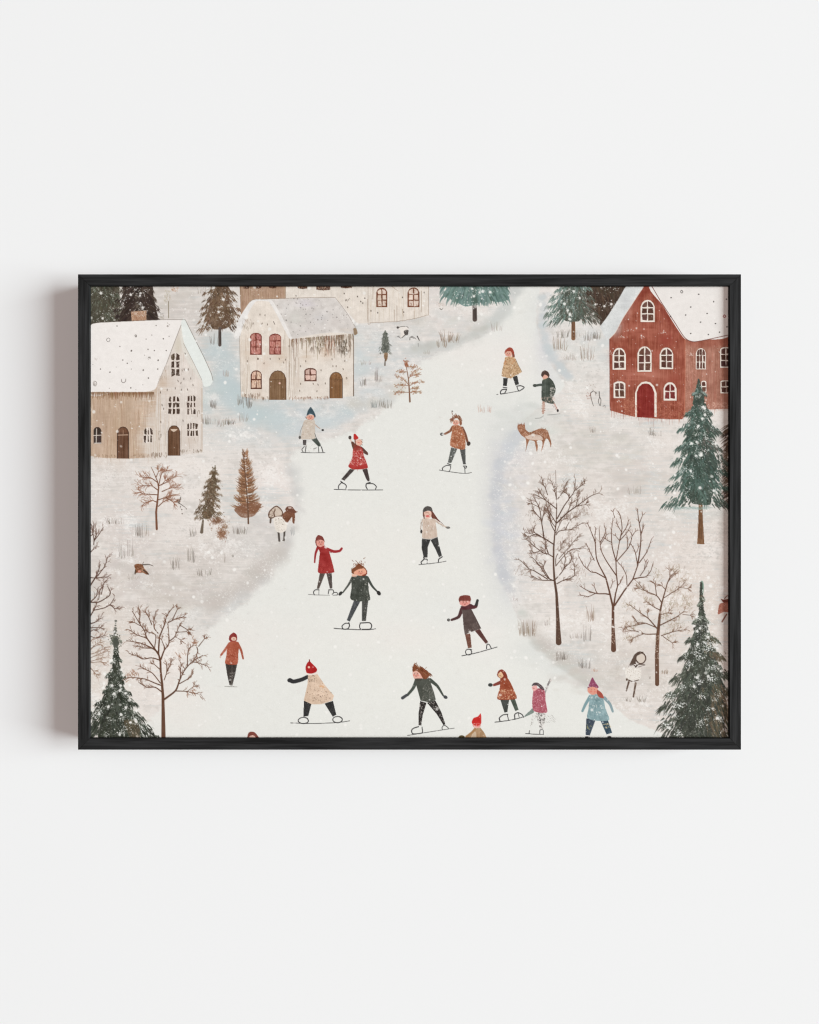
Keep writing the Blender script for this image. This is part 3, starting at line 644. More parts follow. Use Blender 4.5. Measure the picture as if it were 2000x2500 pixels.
# ------------------------------------------------------------------ middle and right trees
begin('painted_fir_tree', 'dark brown fir sliver against the right edge of the print')
for i in range(150):
    y = 1040 + 195 * R(); L = 10 + 18 * R()
    line([(1786, y - 8), (1782 - L * .5, y), (1784 - L, y + 8)], 3.5, .6, jit(rng.choice([(84, 66, 52), (104, 84, 68), (64, 52, 44)]), 6), .75)
tree_snow(1775, 1100, 1220, 14, 50, .8, .1, 3, 10)
end()
begin('painted_fir_tree', 'tall snow dusted green fir in front of the right wing of the red house')
poly([(1706, 1225), (1716, 1225), (1716, 1270), (1720, 1329), (1702, 1328), (1706, 1270)], (128, 92, 64), streak=8, curve=False)
for i in range(26):
    x = 1704 + 14 * R(); y = 1240 + 70 * R(); line([(x, y), (x + rng.normal(0, .6), y + 18)], .9, .6, jit((86, 58, 40), 10), .6, mark=False)
fir(1706, 926, 1238, 88, [(66, 82, 73), (58, 70, 62), (88, 110, 100), (74, 93, 84)], 1150, .72, (63, 74, 65), (150, 168, 160), lean=5, wid=7, right=[(70, 80, 72), (88, 86, 78), (74, 86, 78)], prof=[(926, 2), (950, 10), (1000, 30), (1040, 46), (1080, 56), (1130, 64), (1180, 74), (1238, 86)], tiers=8, body=.55)
tree_snow(1709, 935, 1235, 80, 420, .75, .75, 26, 22)
for i in range(60):
    x = 1640 + 90 * R(); line([(x, 1236 + 8 * R()), (x + 14, 1238 + 8 * R())], 1.6, .6, jit((150, 172, 166), 8), .4, mark=False)
end()
begin('painted_fir_tree', 'small slim grey fir between the top building and the rusty sapling')
fir(941, 806, 863, 13, [(88, 92, 84), (104, 106, 96), (76, 80, 72), (126, 128, 120)], 150, .5, (98, 100, 92), wid=2.6, droop=.7, body=.75)
poly([(938, 862), (947, 862), (946, 876), (942, 882), (938, 872)], (140, 112, 86), fine=6); line([(940.5, 876), (940, 892)], 1.8, 3, (88, 74, 62))
SP(A3, '500,660 600,660 600,860 470,860', 60, 4, (226, 224, 216), .7)
end()
begin('painted_fir_tree', 'scruffy dark brown fir left of the rusty fir on the left bank')
fir(525, 1136, 1268, 28, [(102, 80, 60), (116, 92, 70), (86, 68, 52), (128, 108, 86)], 520, .6, (98, 84, 66), (160, 148, 130), lean=-19, wid=3.4, droop=.6, prof=[(1136, 2), (1150, 8), (1164, 9), (1176, 19), (1196, 18), (1212, 25), (1232, 22), (1248, 30), (1268, 28)], tiers=8, body=.5)
for i in range(260):
    t = R() ** .8; y = 1140 + 128 * t; w = 5 + 26 * t ** .8 * (.8 + .3 * math.sin(t * 17))
    x = 524 - 18 * t + rng.normal() * w * .6
    dab(x, y, .7 + 1.3 * R(), jit(rng.choice([(96, 80, 62), (112, 94, 76), (82, 68, 54), (120, 108, 88)]), 6), .6 + R(), alpha=.8, ang=R() * 3)
line([(496, 1270), (492.5, 1299)], 4, 8, (112, 98, 84))
SP(B1, '1420,760 1620,760 1650,1250 1350,1250', 60, 6, (216, 206, 196), .6)
end()
begin('painted_bush', 'rusty brown tuft at the foot of the scruffy fir')
for cx_, cy_, rx_, ry_, n_, c_ in [(530, 1270, 13, 6, 150, (130, 96, 76)), (542, 1302, 9, 11, 190, (142, 104, 80)), (548, 1284, 6, 5, 40, (150, 120, 98))]:
    for i in range(n_):
        x, y = cx_ + rng.normal() * rx_ * .55, cy_ + rng.normal() * ry_ * .55
        line([(x, y), (x + rng.normal() * 3, y + 2 + 3 * R())], 1.6, .5, jit(c_, 14), .7)
SP(B1, '1460,1330 1720,1330 1700,1580 1560,1560', 130, 6, (132, 98, 76), .6, mark=True)
end()
begin('painted_fir_tree', 'feathery rust brown fir on the left bank')
for i in range(420):
    t = R() ** .75; y = 1102 + 152 * t; w = 4 + 32 * t ** .8 * (.75 + .3 * math.sin(t * 22) ** 2)
    s = rng.choice([-1, 1]); x = 599 + 6 * t + s * w * .25 * R()
    L = w * (.4 + .6 * R())
    line([(x, y), (x + s * L * .6, y - 1 - 3 * R()), (x + s * L, y - 6 - 5 * R())], 2.2, .6, jit(rng.choice([(146, 104, 74), (124, 86, 62), (166, 124, 92), (108, 78, 60)]), 8), .75)
poly([(592, 1232), (620, 1225), (638, 1232), (622, 1258), (604, 1264), (588, 1262), (572, 1244)], (132, 92, 70), alpha=.85, dry=.3)
line([(592, 1096), (598, 1150), (605, 1230), (606.5, 1278)], 1.2, 4, (104, 74, 56))
SP(B2, '260,560 560,1000 560,1280 300,1280', 90, 5, (222, 206, 190), .6)
end()

RUST, DARK = (132, 88, 66), (92, 68, 56)
begin('painted_bare_tree', 'small rusty sapling below the left house')
trunk(B1, [(840, 1458, 26), (832, 1250, 24), (850, 1100, 20), (862, 950, 16), (850, 880, 11), (800, 760, 7), (770, 700, 4)], (128, 84, 62))
for s in ['862,930 900,780 960,740', '850,980 770,930 640,930', '850,890 760,830 650,830', '865,1100 950,1070 1020,1040', '860,1180 930,1120 1030,1090', '842,1130 780,1110 690,1140', '866,930 970,880 1080,800', '905,1000 1000,960 1090,950', '848,1040 690,1030 625,1010', '830,830 860,760', '900,920 940,870', '950,1070 1040,1130']:
    limb(B1, s, 9, 4, RUST, 9, 60, 1, .3)
end()
begin('painted_bird', 'small dark bird mark beside the rusty sapling')
for s in ['1095,1130 1140,1160 1190,1195', '1110,1150 1130,1070', '1090,1110 1120,1120 1135,1065', '1130,1180 1125,1200']: LN(B1, s, 8, (88, 78, 72), 5)
for x, y in [(1145, 1220), (1150, 1270), (1200, 1210)]: DB(B1, x, y, 6, (92, 80, 72), 9)
end()
begin('painted_bare_tree', 'rusty leafed sapling at the upper edge of the ice')
trunk(A3, [(830, 1452, 20), (822, 1300, 16), (815, 1200, 13), (800, 1100, 9), (780, 1000, 6), (785, 962, 5)], (136, 98, 76))
for s in ['815,1250 740,1170 640,1130', '810,1180 870,1090 960,1040', '820,1260 740,1250 650,1255', '828,1340 720,1340 640,1350', '825,1260 900,1220 1010,1210', '830,1300 900,1290 940,1280', '795,1090 730,1085 690,1090', '780,1030 850,1030 900,1020', '830,1340 900,1330 980,1335', '790,1000 780,960', '830,1150 900,1125 970,1120']:
    p = np.array(T(A3, s)); line(p, 1.6, .8, (150, 112, 92))
    q = smooth(p, False, 8)
    for k in range(30):
        i = int(len(q) * (.3 + .7 * R())) - 1; x, y = q[i] + rng.normal(0, 2.6, 2)
        dab(x, y, 2.2 * (.6 + .6 * R()), jit(rng.choice([(160, 104, 80), (172, 130, 98), (150, 122, 92)]), 10), .8, alpha=.75, ang=-.6 + .4 * rng.normal())
for k in range(24): dab(835 + (785 + rng.normal() * 16) / 5, 690 + (985 + rng.normal() * 26) / 5, 2, jit((158, 96, 74), 10), .9, alpha=.8, ang=1.2)
end()
begin('painted_bare_tree', 'bare tree entering from the left edge, only its branch ends visible')
for s, w in [('10,565 60,510 110,460', 10), ('70,450 78,400 130,330 185,240', 9), ('75,400 60,300 40,200', 8), ('72,400 100,330 100,250', 7), ('10,350 60,320 70,200', 8), ('10,975 90,850 130,760 150,690', 14), ('90,855 160,850 250,840', 9), ('100,850 200,720 240,600', 9),
             ('10,850 90,855', 10), ('15,1160 100,1080 120,980', 11), ('20,1150 130,1150 250,1080 275,1030 240,960', 11), ('10,1350 70,1250 110,1160', 13), ('70,1250 200,1220 270,1180 320,1100', 9), ('270,1180 330,1230 370,1220', 8), ('10,1420 100,1390 160,1340', 11), ('10,1465 150,1460', 9), ('10,1530 60,1490 120,1490', 8),
             ('15,1560 110,1590 210,1550', 6), ('160,1060 195,920', 8), ('130,1120 150,1000 190,960', 7)]:
    limb(C1, s, w, 5, (98, 70, 58), 4, 50, 1, .3)
for s in ['10,560 90,470 160,440', '10,590 120,560 230,500', '15,640 100,600 220,560', '15,680 110,650 190,620', '20,690 150,680 220,690', '20,740 100,830', '10,470 60,400 160,360', '20,520 150,470 250,560', '30,760 70,790']:
    limb(D1, s, 7, 3, (132, 100, 80), 5, 46, 1, .2, .75)
end()
begin('painted_fir_tree', 'dark green fir in the lower left corner with a knobbly tip')
for i, (y, r) in enumerate([(180, 17), (205, 10), (235, 13), (270, 20), (300, 24), (330, 16), (355, 14)]): DB(D1, 340 - i * 2, y, r, (92, 92, 84), r * .8, alpha=.8, soft=1.5)
for i in range(240):
    x, y = 338 + rng.normal() * 32, 420 + rng.normal() * 36; DB(D1, x, y, 8, jit((96, 98, 86), 12), 6, alpha=.8)
DB(D1, 340, 450, 34, (76, 78, 70), 70, alpha=.9, soft=2)
fir(283.5, 1582, 1818, 96, [(54, 57, 48), (62, 66, 56), (46, 49, 41), (76, 81, 71)], 950, .85, (56, 59, 49), (112, 118, 106), wid=8, prof=[(1582, 7), (1620, 12), (1650, 24), (1690, 36), (1730, 56), (1770, 84), (1818, 112)], tiers=7, body=.56)
poly(T(D1, '440,1400 600,1400 640,1620 520,1620'), (118, 98, 76), alpha=.5, dry=.5, mark=False)
for s in ['480,1400 520,1480 560,1600', '520,1400 580,1520 620,1600', '560,1430 620,1540']: LN(D1, s, 9, (134, 116, 92), 4, alpha=.6, mark=False)
tree_snow(283, 1580, 1800, 88, 620, .75, .85, 30, 26)
for x, y in [(415, 1365), (415, 1540), (295, 665), (135, 1290)]: flurry(215 + x / 5, 1480 + y / 5, 5, 4, 30, 1.)
end()
begin('painted_bare_tree', 'tall bare brown tree standing at the bottom edge left of the ice')
TB = (108, 74, 56)
trunk(D1, [(922, 1640, 54), (918, 1300, 42), (915, 1100, 34), (905, 950, 28), (888, 800, 24), (885, 680, 24), (862, 580, 18)], TB)
for s, w in [('862,590 800,500 720,390 690,300 630,210 540,60', 15), ('850,560 780,510 640,450 470,420', 13), ('800,515 690,510 600,480', 8), ('880,660 780,630 670,645 600,610 500,575', 11), ('890,965 820,940 700,890 560,870 480,870', 11), ('900,1045 820,990 720,990 620,930', 11), ('885,940 790,820 700,770 630,730', 9),
             ('860,590 875,380 940,210 960,120 1040,10', 15), ('890,650 930,540 990,440 975,200', 15), ('990,430 1060,370 1125,210', 10), ('980,200 1080,150 1170,130', 9), ('815,500 825,350 720,310 690,250', 8), ('855,330 810,270 805,200 830,60', 9), ('935,1135 1070,1030 1120,900 1180,780 1270,680 1400,600', 18),
             ('1125,890 1130,800 1135,690', 9), ('1120,945 1230,880 1285,820', 9), ('1080,1035 1200,1040 1380,1080', 9), ('1215,730 1215,620 1230,520 1290,480', 9), ('940,520 900,410', 8), ('930,900 960,810 960,690', 8), ('960,800 1000,730 1030,650', 7), ('888,780 810,710', 9), ('630,210 632,120 630,40', 8), ('780,225 740,130 700,60', 8),
             ('1030,170 1090,40', 9), ('1270,680 1340,690 1460,730', 8), ('1330,500 1340,560 1300,650', 9), ('1350,490 1420,400', 8), ('1120,230 1220,290', 7), ('720,390 600,350 510,290', 8), ('640,240 570,200', 6), ('1080,320 1200,310', 6), ('1060,370 1130,410', 6), ('1200,1050 1290,980', 6)]:
    limb(D1, s, w, 5, TB, 6, 46, 1, .35)
for x, y in [(1290, 440), (1130, 620), (520, 870), (560, 830), (1290, 1070)]:
    for k in range(9): twig(215 + (x + rng.normal() * 30) / 5, 1480 + (y + rng.normal() * 26) / 5, -1.6 + rng.normal() * .9, 7, 1., (146, 100, 74), 1, .8)
end()

begin('painted_bare_tree', 'tallest fine twigged bare tree on the right bank')
TC = (98, 72, 58)
trunk(C4, [(1096, 1642, 70), (1090, 1500, 54), (1085, 1350, 42), (1070, 1050, 30), (1045, 880, 25), (1033, 700, 20), (1035, 480, 18), (1050, 300, 14), (1066, 180, 12), (1072, 0, 10), (1066, -200, 7), (1058, -460, 3)], TC)
for s, w in [('1040,890 960,850 860,700 770,600', 11), ('1035,885 870,880 760,820', 9), ('960,870 800,770 730,740 630,640', 9), ('980,860 920,760 905,700', 9), ('1045,885 1150,760 1180,600', 10), ('1075,925 1150,885 1210,860', 9), ('1030,600 960,560 890,550', 9), ('970,555 935,450 935,380', 9), ('900,545 800,470 715,390', 8), ('870,525 800,545 760,520', 7),
             ('1035,445 870,345 690,300', 11), ('870,340 800,300 785,250', 8), ('840,320 720,352', 8), ('920,380 890,190 860,0 790,-130', 11), ('890,180 910,80 975,-30', 8), ('885,140 830,80 770,0', 7), ('1055,300 1000,190 970,50 960,-10', 8), ('1060,240 1000,160 980,60', 7), ('1068,190 1000,80 970,20', 8), ('1078,180 1200,60 1330,-30 1480,-140 1590,-185', 13), ('1078,130 1160,-20 1230,-120 1290,-210 1300,-350', 11),
             ('1070,10 940,-90 820,-160', 9), ('860,-10 770,-50', 6), ('1070,-100 1050,-200 1010,-320', 7), ('1085,-110 1150,-200 1190,-310', 8), ('1200,60 1240,-30 1260,-70', 7), ('1062,330 1110,280 1250,260 1390,180', 8), ('1170,270 1240,150 1300,100', 6), ('1062,310 1130,160 1200,120', 6), ('1060,700 1065,600 1130,480 1150,400', 7), ('1060,710 1150,600 1250,510 1400,490', 7), ('1100,620 1220,480 1330,350', 6),
             ('1165,730 1240,660 1260,570', 8), ('1230,860 1290,820 1290,680', 7), ('945,570 930,520', 6), ('1230,-120 1200,-170 1160,-190', 6), ('1310,-30 1330,-120 1350,-180', 7), ('940,-90 890,-160 860,-190', 6), ('960,-160 930,-250 895,-310', 7), ('1290,-210 1370,-270 1410,-300', 7), ('1300,-20 1420,-40', 6)]:
    limb(C4, s, w, 4, TC, 6, 52, 1, .45)
for x, y, n in [(1390, 60, 34), (1280, 130, 26), (1300, 760, 26), (650, 770, 22), (1250, 310, 24), (1160, 470, 26), (780, 120, 16), (1350, 880, 14), (1200, 420, 20), (1130, -290, 14), (960, -340, 12)]:
    for k in range(n): twig(1145 + (x + rng.normal() * 50) / 5, 1240 + (y + rng.normal() * 36) / 5, -1.1 + rng.normal() * .6, 9 * (.6 + .7 * R()), .8, (138, 116, 102), 0, .6)
SP(C4, '1075,1300 1105,1300 1110,1600 1070,1600', 24, 4, (216, 196, 180), .7)
end()
begin('painted_bare_tree', 'forked bare tree in the middle of the three on the right bank')
TE = (106, 72, 56)
trunk(C5, [(216, 1730, 62), (214, 1600, 50), (208, 1400, 34), (210, 1210, 30)], TE)
trunk(C5, [(210, 1215, 24), (195, 1150, 22), (160, 1000, 20), (120, 850, 17), (40, 700, 12)], TE, False)
trunk(C5, [(215, 1215, 22), (240, 1050, 16), (266, 950, 14), (250, 800, 13), (245, 650, 12), (290, 400, 9)], TE, False)
trunk(C5, [(230, 1190, 20), (340, 1020, 18), (450, 875, 14), (510, 705, 12)], TE, False)
for s, w in [('40,700 5,600 -10,420 -70,260 -110,170', 11), ('110,850 0,790 -60,780 -150,700 -210,590', 10), ('-110,740 -60,640', 6), ('160,1055 110,1048 10,1045 -100,1010 -200,950', 13), ('0,1040 -90,1080 -200,1060', 7), ('10,1035 -20,960', 6), ('245,820 130,650 60,500 40,250', 10), ('-20,640 -60,560 -120,430', 7), ('0,560 -10,350 0,240', 8), ('245,645 200,480 190,300 210,120', 10),
             ('290,400 320,250 300,100 270,40', 9), ('255,650 400,480 440,350 420,290', 9), ('510,700 480,540 430,440', 9), ('510,700 540,500 550,330 515,100 510,10', 13), ('530,670 620,540 680,380', 9), ('450,870 540,850 610,840 670,770 695,680', 11), ('290,400 380,300 425,210', 8), ('305,340 370,240 400,150', 8), ('380,940 370,820 320,720 262,655', 7), ('58,445 130,330', 7), ('55,420 120,300 100,210', 8), ('545,330 570,260 585,210', 8),
             ('530,190 570,90', 8), ('190,420 130,390 115,370', 6), ('290,400 240,340', 6), ('380,500 390,400 380,340', 6), ('500,540 520,480', 5), ('540,830 600,740 640,650', 7), ('590,760 605,660', 6), ('265,950 300,910 325,840', 8), ('180,980 205,910', 6), ('310,290 270,220 250,170', 6), ('440,350 480,290', 5), ('230,120 210,50', 6)]:
    limb(C5, s, w, 4, TE, 3, 44, 0, .5)
SP(C5, '195,1400 225,1400 235,1640 190,1640', 60, 5, (224, 206, 190), .8)
end()
begin('painted_bare_tree', 'shortest bare tree of the three on the right bank, with hazy twigs')
TG = (112, 80, 62)
for x, y, rx, ry, n in [(960, 760, 70, 50, 40), (1060, 900, 60, 60, 40), (760, 830, 40, 60, 30), (530, 990, 60, 50, 46), (640, 1140, 60, 40, 40), (400, 1200, 60, 40, 34), (380, 1440, 50, 40, 40), (430, 1600, 60, 30, 34), (920, 1180, 70, 60, 60), (1110, 1200, 60, 50, 46), (860, 1330, 60, 60, 60), (980, 1440, 90, 60, 70), (1080, 1110, 60, 40, 34), (900, 1580, 60, 60, 34), (500, 1430, 50, 40, 30), (950, 1020, 60, 40, 40)]:
    for k in range(n):
        twig(1455 + (x + rng.normal() * rx * .7) / 5, 1240 + (y + rng.normal() * ry * .7) / 5, -1.2 + rng.normal() * .8, 8 * (.5 + .8 * R()), 1., rng.choice([(160, 136, 116), (172, 150, 128), (150, 138, 112)]), 0, .45)
trunk(C5, [(748, 2150, 50), (745, 1800, 48), (755, 1560, 42), (785, 1260, 26), (805, 1160, 18), (850, 1000, 13), (872, 920, 11), (905, 840, 8), (1000, 750, 4)], TG)
for s, w in [('805,1160 740,1070 600,1010 510,905', 11), ('740,1060 722,940 700,905', 8), ('852,1000 810,955', 8), ('600,1010 520,980', 6), ('780,1245 700,1205 640,1150', 9), ('745,1470 640,1350 540,1280 410,1180', 12), ('735,1460 600,1405 510,1400 470,1340', 9), ('735,1540 600,1540 480,1500 400,1495', 10), ('590,1535 460,1585', 7), ('770,1440 900,1375 1000,1320 1075,1260', 12), ('800,1560 950,1510 1100,1485', 9),
             ('830,1100 920,1040 1010,985 1090,910', 7), ('900,880 905,780', 7), ('820,1570 930,1645', 8), ('640,1350 630,1290', 6), ('600,1410 400,1450 340,1470', 7), ('1020,970 1120,985', 5), ('870,920 920,850 960,800', 6), ('1060,1300 1150,1310', 5), ('800,1300 880,1280', 6)]:
    limb(C5, s, w, 4, TG, 5, 46, 1, .3, .95)
LN(C5, '765,1500 770,1700', 8, (150, 110, 88), 6, alpha=.6, mark=False)
SP(C5, '728,1580 770,1580 765,1870 728,1870', 70, 5, (226, 212, 196), .8)
end()
begin('painted_fir_tree', 'large snow covered fir filling the lower right corner')
LN(C5, '1295,905 1300,960 1290,1080 1280,1200', 30, (122, 150, 132), 40)
fir(1712, 1422, 1822, 122, [(66, 68, 59), (58, 61, 53), (82, 88, 77), (74, 78, 67)], 1500, .98, (62, 64, 56), (140, 146, 132), lean=4, wid=8.5, right=[(96, 84, 68), (80, 76, 64), (106, 94, 76), (74, 78, 66)], prof=[(1422, 3), (1480, 7), (1510, 14), (1545, 28), (1580, 46), (1620, 66), (1670, 84), (1720, 100), (1780, 118), (1822, 132)], tiers=9, body=.52)
for i in range(90):
    x, y = 1735 + 45 * R(), 1670 + 130 * R(); line([(x, y), (x + 8, y + 16 + 12 * R())], 3, .8, jit(rng.choice([(110, 92, 72), (92, 78, 60), (134, 116, 92)]), 8), .55, mark=False)
tree_snow(1715, 1440, 1800, 108, 620, .8, .95, 34, 26)
for x, y in [(1340, 450), (1370, 520), (1210, 570), (1400, 490), (1260, 620), (1430, 740), (1410, 880), (1270, 930), (900, 1080), (1060, 985), (1280, 1110), (960, 1220), (1040, 1210), (1510, 1370), (1400, 1260), (1010, 1560), (1145, 720), (850, 1450)]:
    flurry(1455 + x / 5, 1480 + y / 5, 6, 4, 30, 1.05, .95, (242, 242, 238))
end()
begin('painted_satchel', 'small rust red bag shape touching the right edge')
PO(C5, '1525,1110 1560,1120 1640,1110 1640,1160 1560,1155', (118, 66, 54)); PO(C5, '1505,1185 1540,1160 1640,1160 1640,1270 1560,1270 1490,1300', (168, 106, 88), dry=.2)
LN(C5, '1570,1110 1600,1075 1640,1072', 9, (120, 70, 56)); LN(C5, '1595,1300 1540,1390', 16, (130, 82, 66))
SP(C5, '1500,1180 1620,1170 1620,1290 1500,1300', 36, 6, (206, 160, 142), .7)
end()

# ------------------------------------------------------------------ animals
begin('painted_dog', 'small white dog with black patches below the cream building')
PO(A3, '690,545 760,530 810,550 805,600 770,640 720,670 715,600', (232, 224, 216), tex=2)
PO(A3, '755,590 810,575 805,635 770,640', (84, 78, 74), dry=.25)
for s, w in [('670,550 700,545 730,535 790,535 812,555', 6), ('770,640 730,675', 10), ('675,660 705,665', 6), ('715,680 690,650', 5), ('830,700 835,665 880,680', 8), ('920,655 945,705', 13), ('840,665 860,655 905,690', 6), ('930,740 930,780', 4)]: LN(A3, s, w, (76, 70, 66), w * .7)
DB(A3, 682, 548, 14, (74, 66, 62))
end()
begin('painted_deer', 'spotted rust coloured deer on the right bank edge')
PO(B4, '596,240 596,190 630,178 682,190 690,240 740,278 800,256 870,232 950,248 975,300 1005,400 1000,466 985,400 955,352 930,372 905,460 880,516 896,440 890,378 830,382 842,450 830,516 812,440 800,388 740,376 716,430 690,520 702,430 690,350 640,312', (154, 106, 80), tex=9, fine=7)
PO(B4, '690,330 780,300 880,320 900,370 800,372 720,362', (232, 218, 206), alpha=.8, dry=.3)
for x in (600, 622, 645, 668, 680): LN(B4, f'{x},200 {x-3+6*R()},{160+16*R()}', 8, (142, 88, 66), 4)
SP(B4, '700,290 960,250 980,350 720,360', 150, 5, (226, 206, 188), .7); SP(B4, '600,200 690,200 690,300 640,300', 40, 5, (226, 196, 176), .7); SP(B4, '700,270 960,250 970,340 740,330', 60, 5, (120, 76, 58), .7)
for s in ['880,236 885,220', '900,236 905,222', '930,240 938,228']: LN(B4, s, 5, (142, 92, 70))
end()
begin('painted_figure', 'faint ink sketch of a figure left of the red house')
for s, w in [('1520,1320 1490,1345 1485,1370 1500,1440 1520,1505', 8), ('1590,1330 1595,1390 1612,1430 1605,1500', 8), ('1595,1400 1580,1450 1600,1505', 7), ('1635,1510 1660,1500 1665,1530', 4), ('1420,1280 1450,1310', 4)]: LN(A4, s, w, (72, 64, 58), w * .6)
SP(A4, '1430,1350 1490,1330 1490,1420 1450,1420', 30, 6, (150, 100, 84), .6, mark=True); SP(A4, '1430,1240 1550,1240 1540,1300 1440,1300', 16, 5, (150, 128, 112), .6)
SP(A4, '1520,1330 1560,1330 1555,1370 1525,1370', 7, 6, (84, 70, 62), .8)
end()
begin('painted_animal', 'brown shaggy animal shape on the left bank')
PO(C1, '565,700 600,682 660,690 690,740 740,800 720,815 670,790 640,795 600,790 570,805 575,740', (134, 88, 60), dry=.25, tex=8)
LN(C1, '670,695 740,690 800,710', 12, (70, 58, 50), 4); LN(C1, '680,760 740,810', 16, (78, 62, 52), 12); LN(C1, '580,760 575,805', 14, (84, 68, 56)); DB(C1, 628, 775, 20, (208, 150, 132), 15); LN(C1, '665,690 680,660', 5, (90, 74, 62))
SP(C1, '570,690 660,690 680,740 580,740', 30, 5, (84, 58, 42), .7)
end()

# ------------------------------------------------------------------ people
SKIN, BLK = (224, 172, 152), (58, 57, 56)
def skate(o, s, w=8, col=(48, 46, 46)): LN(o, s, w * 1.35, col, w * 1.1, n=6)
def face(o, x, y, k=1.):
    k *= 1.25
    for d in (-14, 14):
        DB(o, x + d * k, y - 4 * k, 4.2 * k, (92, 58, 50), mark=False)
        LN(o, f'{x+d*k-7*k},{y-13*k} {x+d*k+6*k},{y-14*k}', 3.5 * k, (150, 100, 84), mark=False)
        DB(o, x + d * 1.5 * k, y + 8 * k, 9 * k, (218, 126, 112), alpha=.6, soft=1.5, mark=False)
    LN(o, f'{x+1*k},{y-2*k} {x+4*k},{y+6*k} {x},{y+7*k}', 3.5 * k, (196, 128, 110), mark=False)
    LN(o, f'{x-9*k},{y+14*k} {x},{y+18*k} {x+10*k},{y+14*k}', 5 * k, (160, 74, 66), mark=False)
def ring(o, x, y, rx, ry, w=8, col=(56, 54, 54)):
    p = [(x + rx * math.cos(a) * (1 + .03 * rng.normal()), y + ry * math.sin(a)) for a in np.linspace(-1.2, 5.2, 15)]
    LN(o, ' '.join(f'{a},{b}' for a, b in p), w * 1.3, col, w)

begin('painted_person', 'skater in a long tan speckled cape and rust hood, farthest up the ice')
skate(A4, '340,1366 450,1352 610,1322 665,1298', 5); skate(A4, '460,1300 405,1308 385,1335 390,1358 435,1350 460,1305', 9); skate(A4, '585,1265 630,1258 675,1278 640,1308 608,1322 585,1268', 8); skate(A4, '418,1278 465,1284', 8)
PO(A4, '420,1165 476,1165 462,1264 417,1258', BLK, fine=4, curve=False); PO(A4, '533,1148 590,1135 611,1240 568,1254', BLK, fine=4, curve=False)
S = '440,930 450,908 540,903 568,930 605,1010 646,1085 622,1105 560,1138 510,1166 430,1152 400,1135 410,1060 425,990'
PO(A4, S, (205, 172, 136), tex=4); model(A4, S); SP(A4, S, 300, 5, (132, 96, 66), .75); SP(A4, '440,925 550,905 560,980 430,1000', 60, 6, (190, 120, 76), .8); SP(A4, S, 80, 5, (232, 206, 176), .7)
PO(A4, '520,840 548,850 560,905 535,910', (128, 74, 58)); PO(A4, '436,868 445,825 490,790 530,802 552,850 550,880 520,850 470,838', (160, 74, 58)); PO(A4, '442,862 475,838 515,842 528,885 500,904 452,896', SKIN); face(A4, 482, 870, .7)
LN(A4, '568,930 605,1010 646,1085', 4, (120, 100, 80), mark=False)
end()
begin('painted_person', 'dark coated skater leaning forward with one arm out, under the top right fir')
LN(A4, '810,1657 870,1652 912,1625', 7, (146, 146, 142), 5); LN(A4, '960,1616 1050,1608 1112,1600', 7, (146, 146, 142), 5)
LN(A4, '912,1455 905,1595', 30, (190, 140, 120), 22, alpha=.6); SP(A4, '890,1440 935,1440 925,1590 890,1590', 60, 5, (140, 88, 68), .8)
LN(A4, '1010,1450 1050,1490 1088,1570', 20, (206, 170, 158), 12); SP(A4, '1010,1480 1040,1480 1095,1570 1070,1570', 24, 5, (110, 70, 64), .8); DB(A4, 1085, 1562, 12, (54, 50, 48), 18)
S = '893,1205 920,1172 980,1160 1022,1200 1050,1255 1058,1320 1040,1372 1015,1420 1048,1470 1000,1478 900,1445 885,1385 888,1290'
PO(A4, S, (72, 78, 70), tex=6, streak=4); model(A4, S); SP(A4, '1000,1280 1055,1300 1030,1400 990,1400', 70, 6, (222, 212, 204), .75); SP(A4, '890,1400 1040,1400 1040,1475 900,1450', 80, 6, (206, 176, 162), .7)
LN(A4, '900,1245 860,1250 820,1256', 30, (76, 82, 76), 28); DB(A4, 806, 1256, 26, (74, 78, 72), 19)
PO(A4, '893,1150 925,1122 965,1140 962,1162 915,1178', SKIN); PO(A4, '882,1135 890,1095 925,1070 966,1090 984,1130 972,1160 960,1140 925,1122 900,1152', (80, 62, 55)); LN(A4, '900,1190 950,1170', 5, (146, 150, 110), mark=False)
end()
begin('painted_person', 'skater in a pale beige coat and pointed teal hat near the middle house')
skate(B2, '1050,522 1200,528 1345,524', 5); skate(B2, '1092,450 1062,488 1080,522', 6); skate(B2, '1112,450 1100,526', 7); skate(B2, '1262,455 1268,522', 6); skate(B2, '1300,455 1320,522', 8); skate(B2, '1205,480 1240,465', 4)
SP(B2, '1110,440 1230,420 1230,510 1120,510', 26, 4, (140, 120, 112), .6)
PO(B2, '1072,370 1118,370 1112,436 1075,432', (82, 76, 74), curve=False); PO(B2, '1178,366 1236,348 1298,446 1262,452', (76, 82, 76), curve=False, fine=4)
LN(B2, '1212,265 1235,340 1290,425', 6, (64, 68, 64), 5)
S = '1098,128 1160,118 1216,132 1224,240 1215,300 1226,345 1170,363 1060,361 1050,340 1060,250 1072,180'
PO(B2, S, (208, 195, 181), tex=3); model(B2, S); SP(B2, S, 130, 5, (182, 160, 140), .6); SP(B2, S, 70, 5, (232, 222, 212), .6)
LN(B2, '1078,185 1045,260 1036,330', 5, (128, 116, 108)); DB(B2, 1036, 340, 15, (92, 88, 84), 20); LN(B2, '1222,185 1250,212 1282,228', 14, (212, 192, 178), 10); LN(B2, '1228,182 1262,215 1284,235', 4, (150, 126, 112)); DB(B2, 1316, 250, 15, (58, 56, 54), 13)
PO(B2, '1112,92 1150,62 1212,72 1216,98 1180,128 1140,122', SKIN); face(B2, 1166, 92, .7)
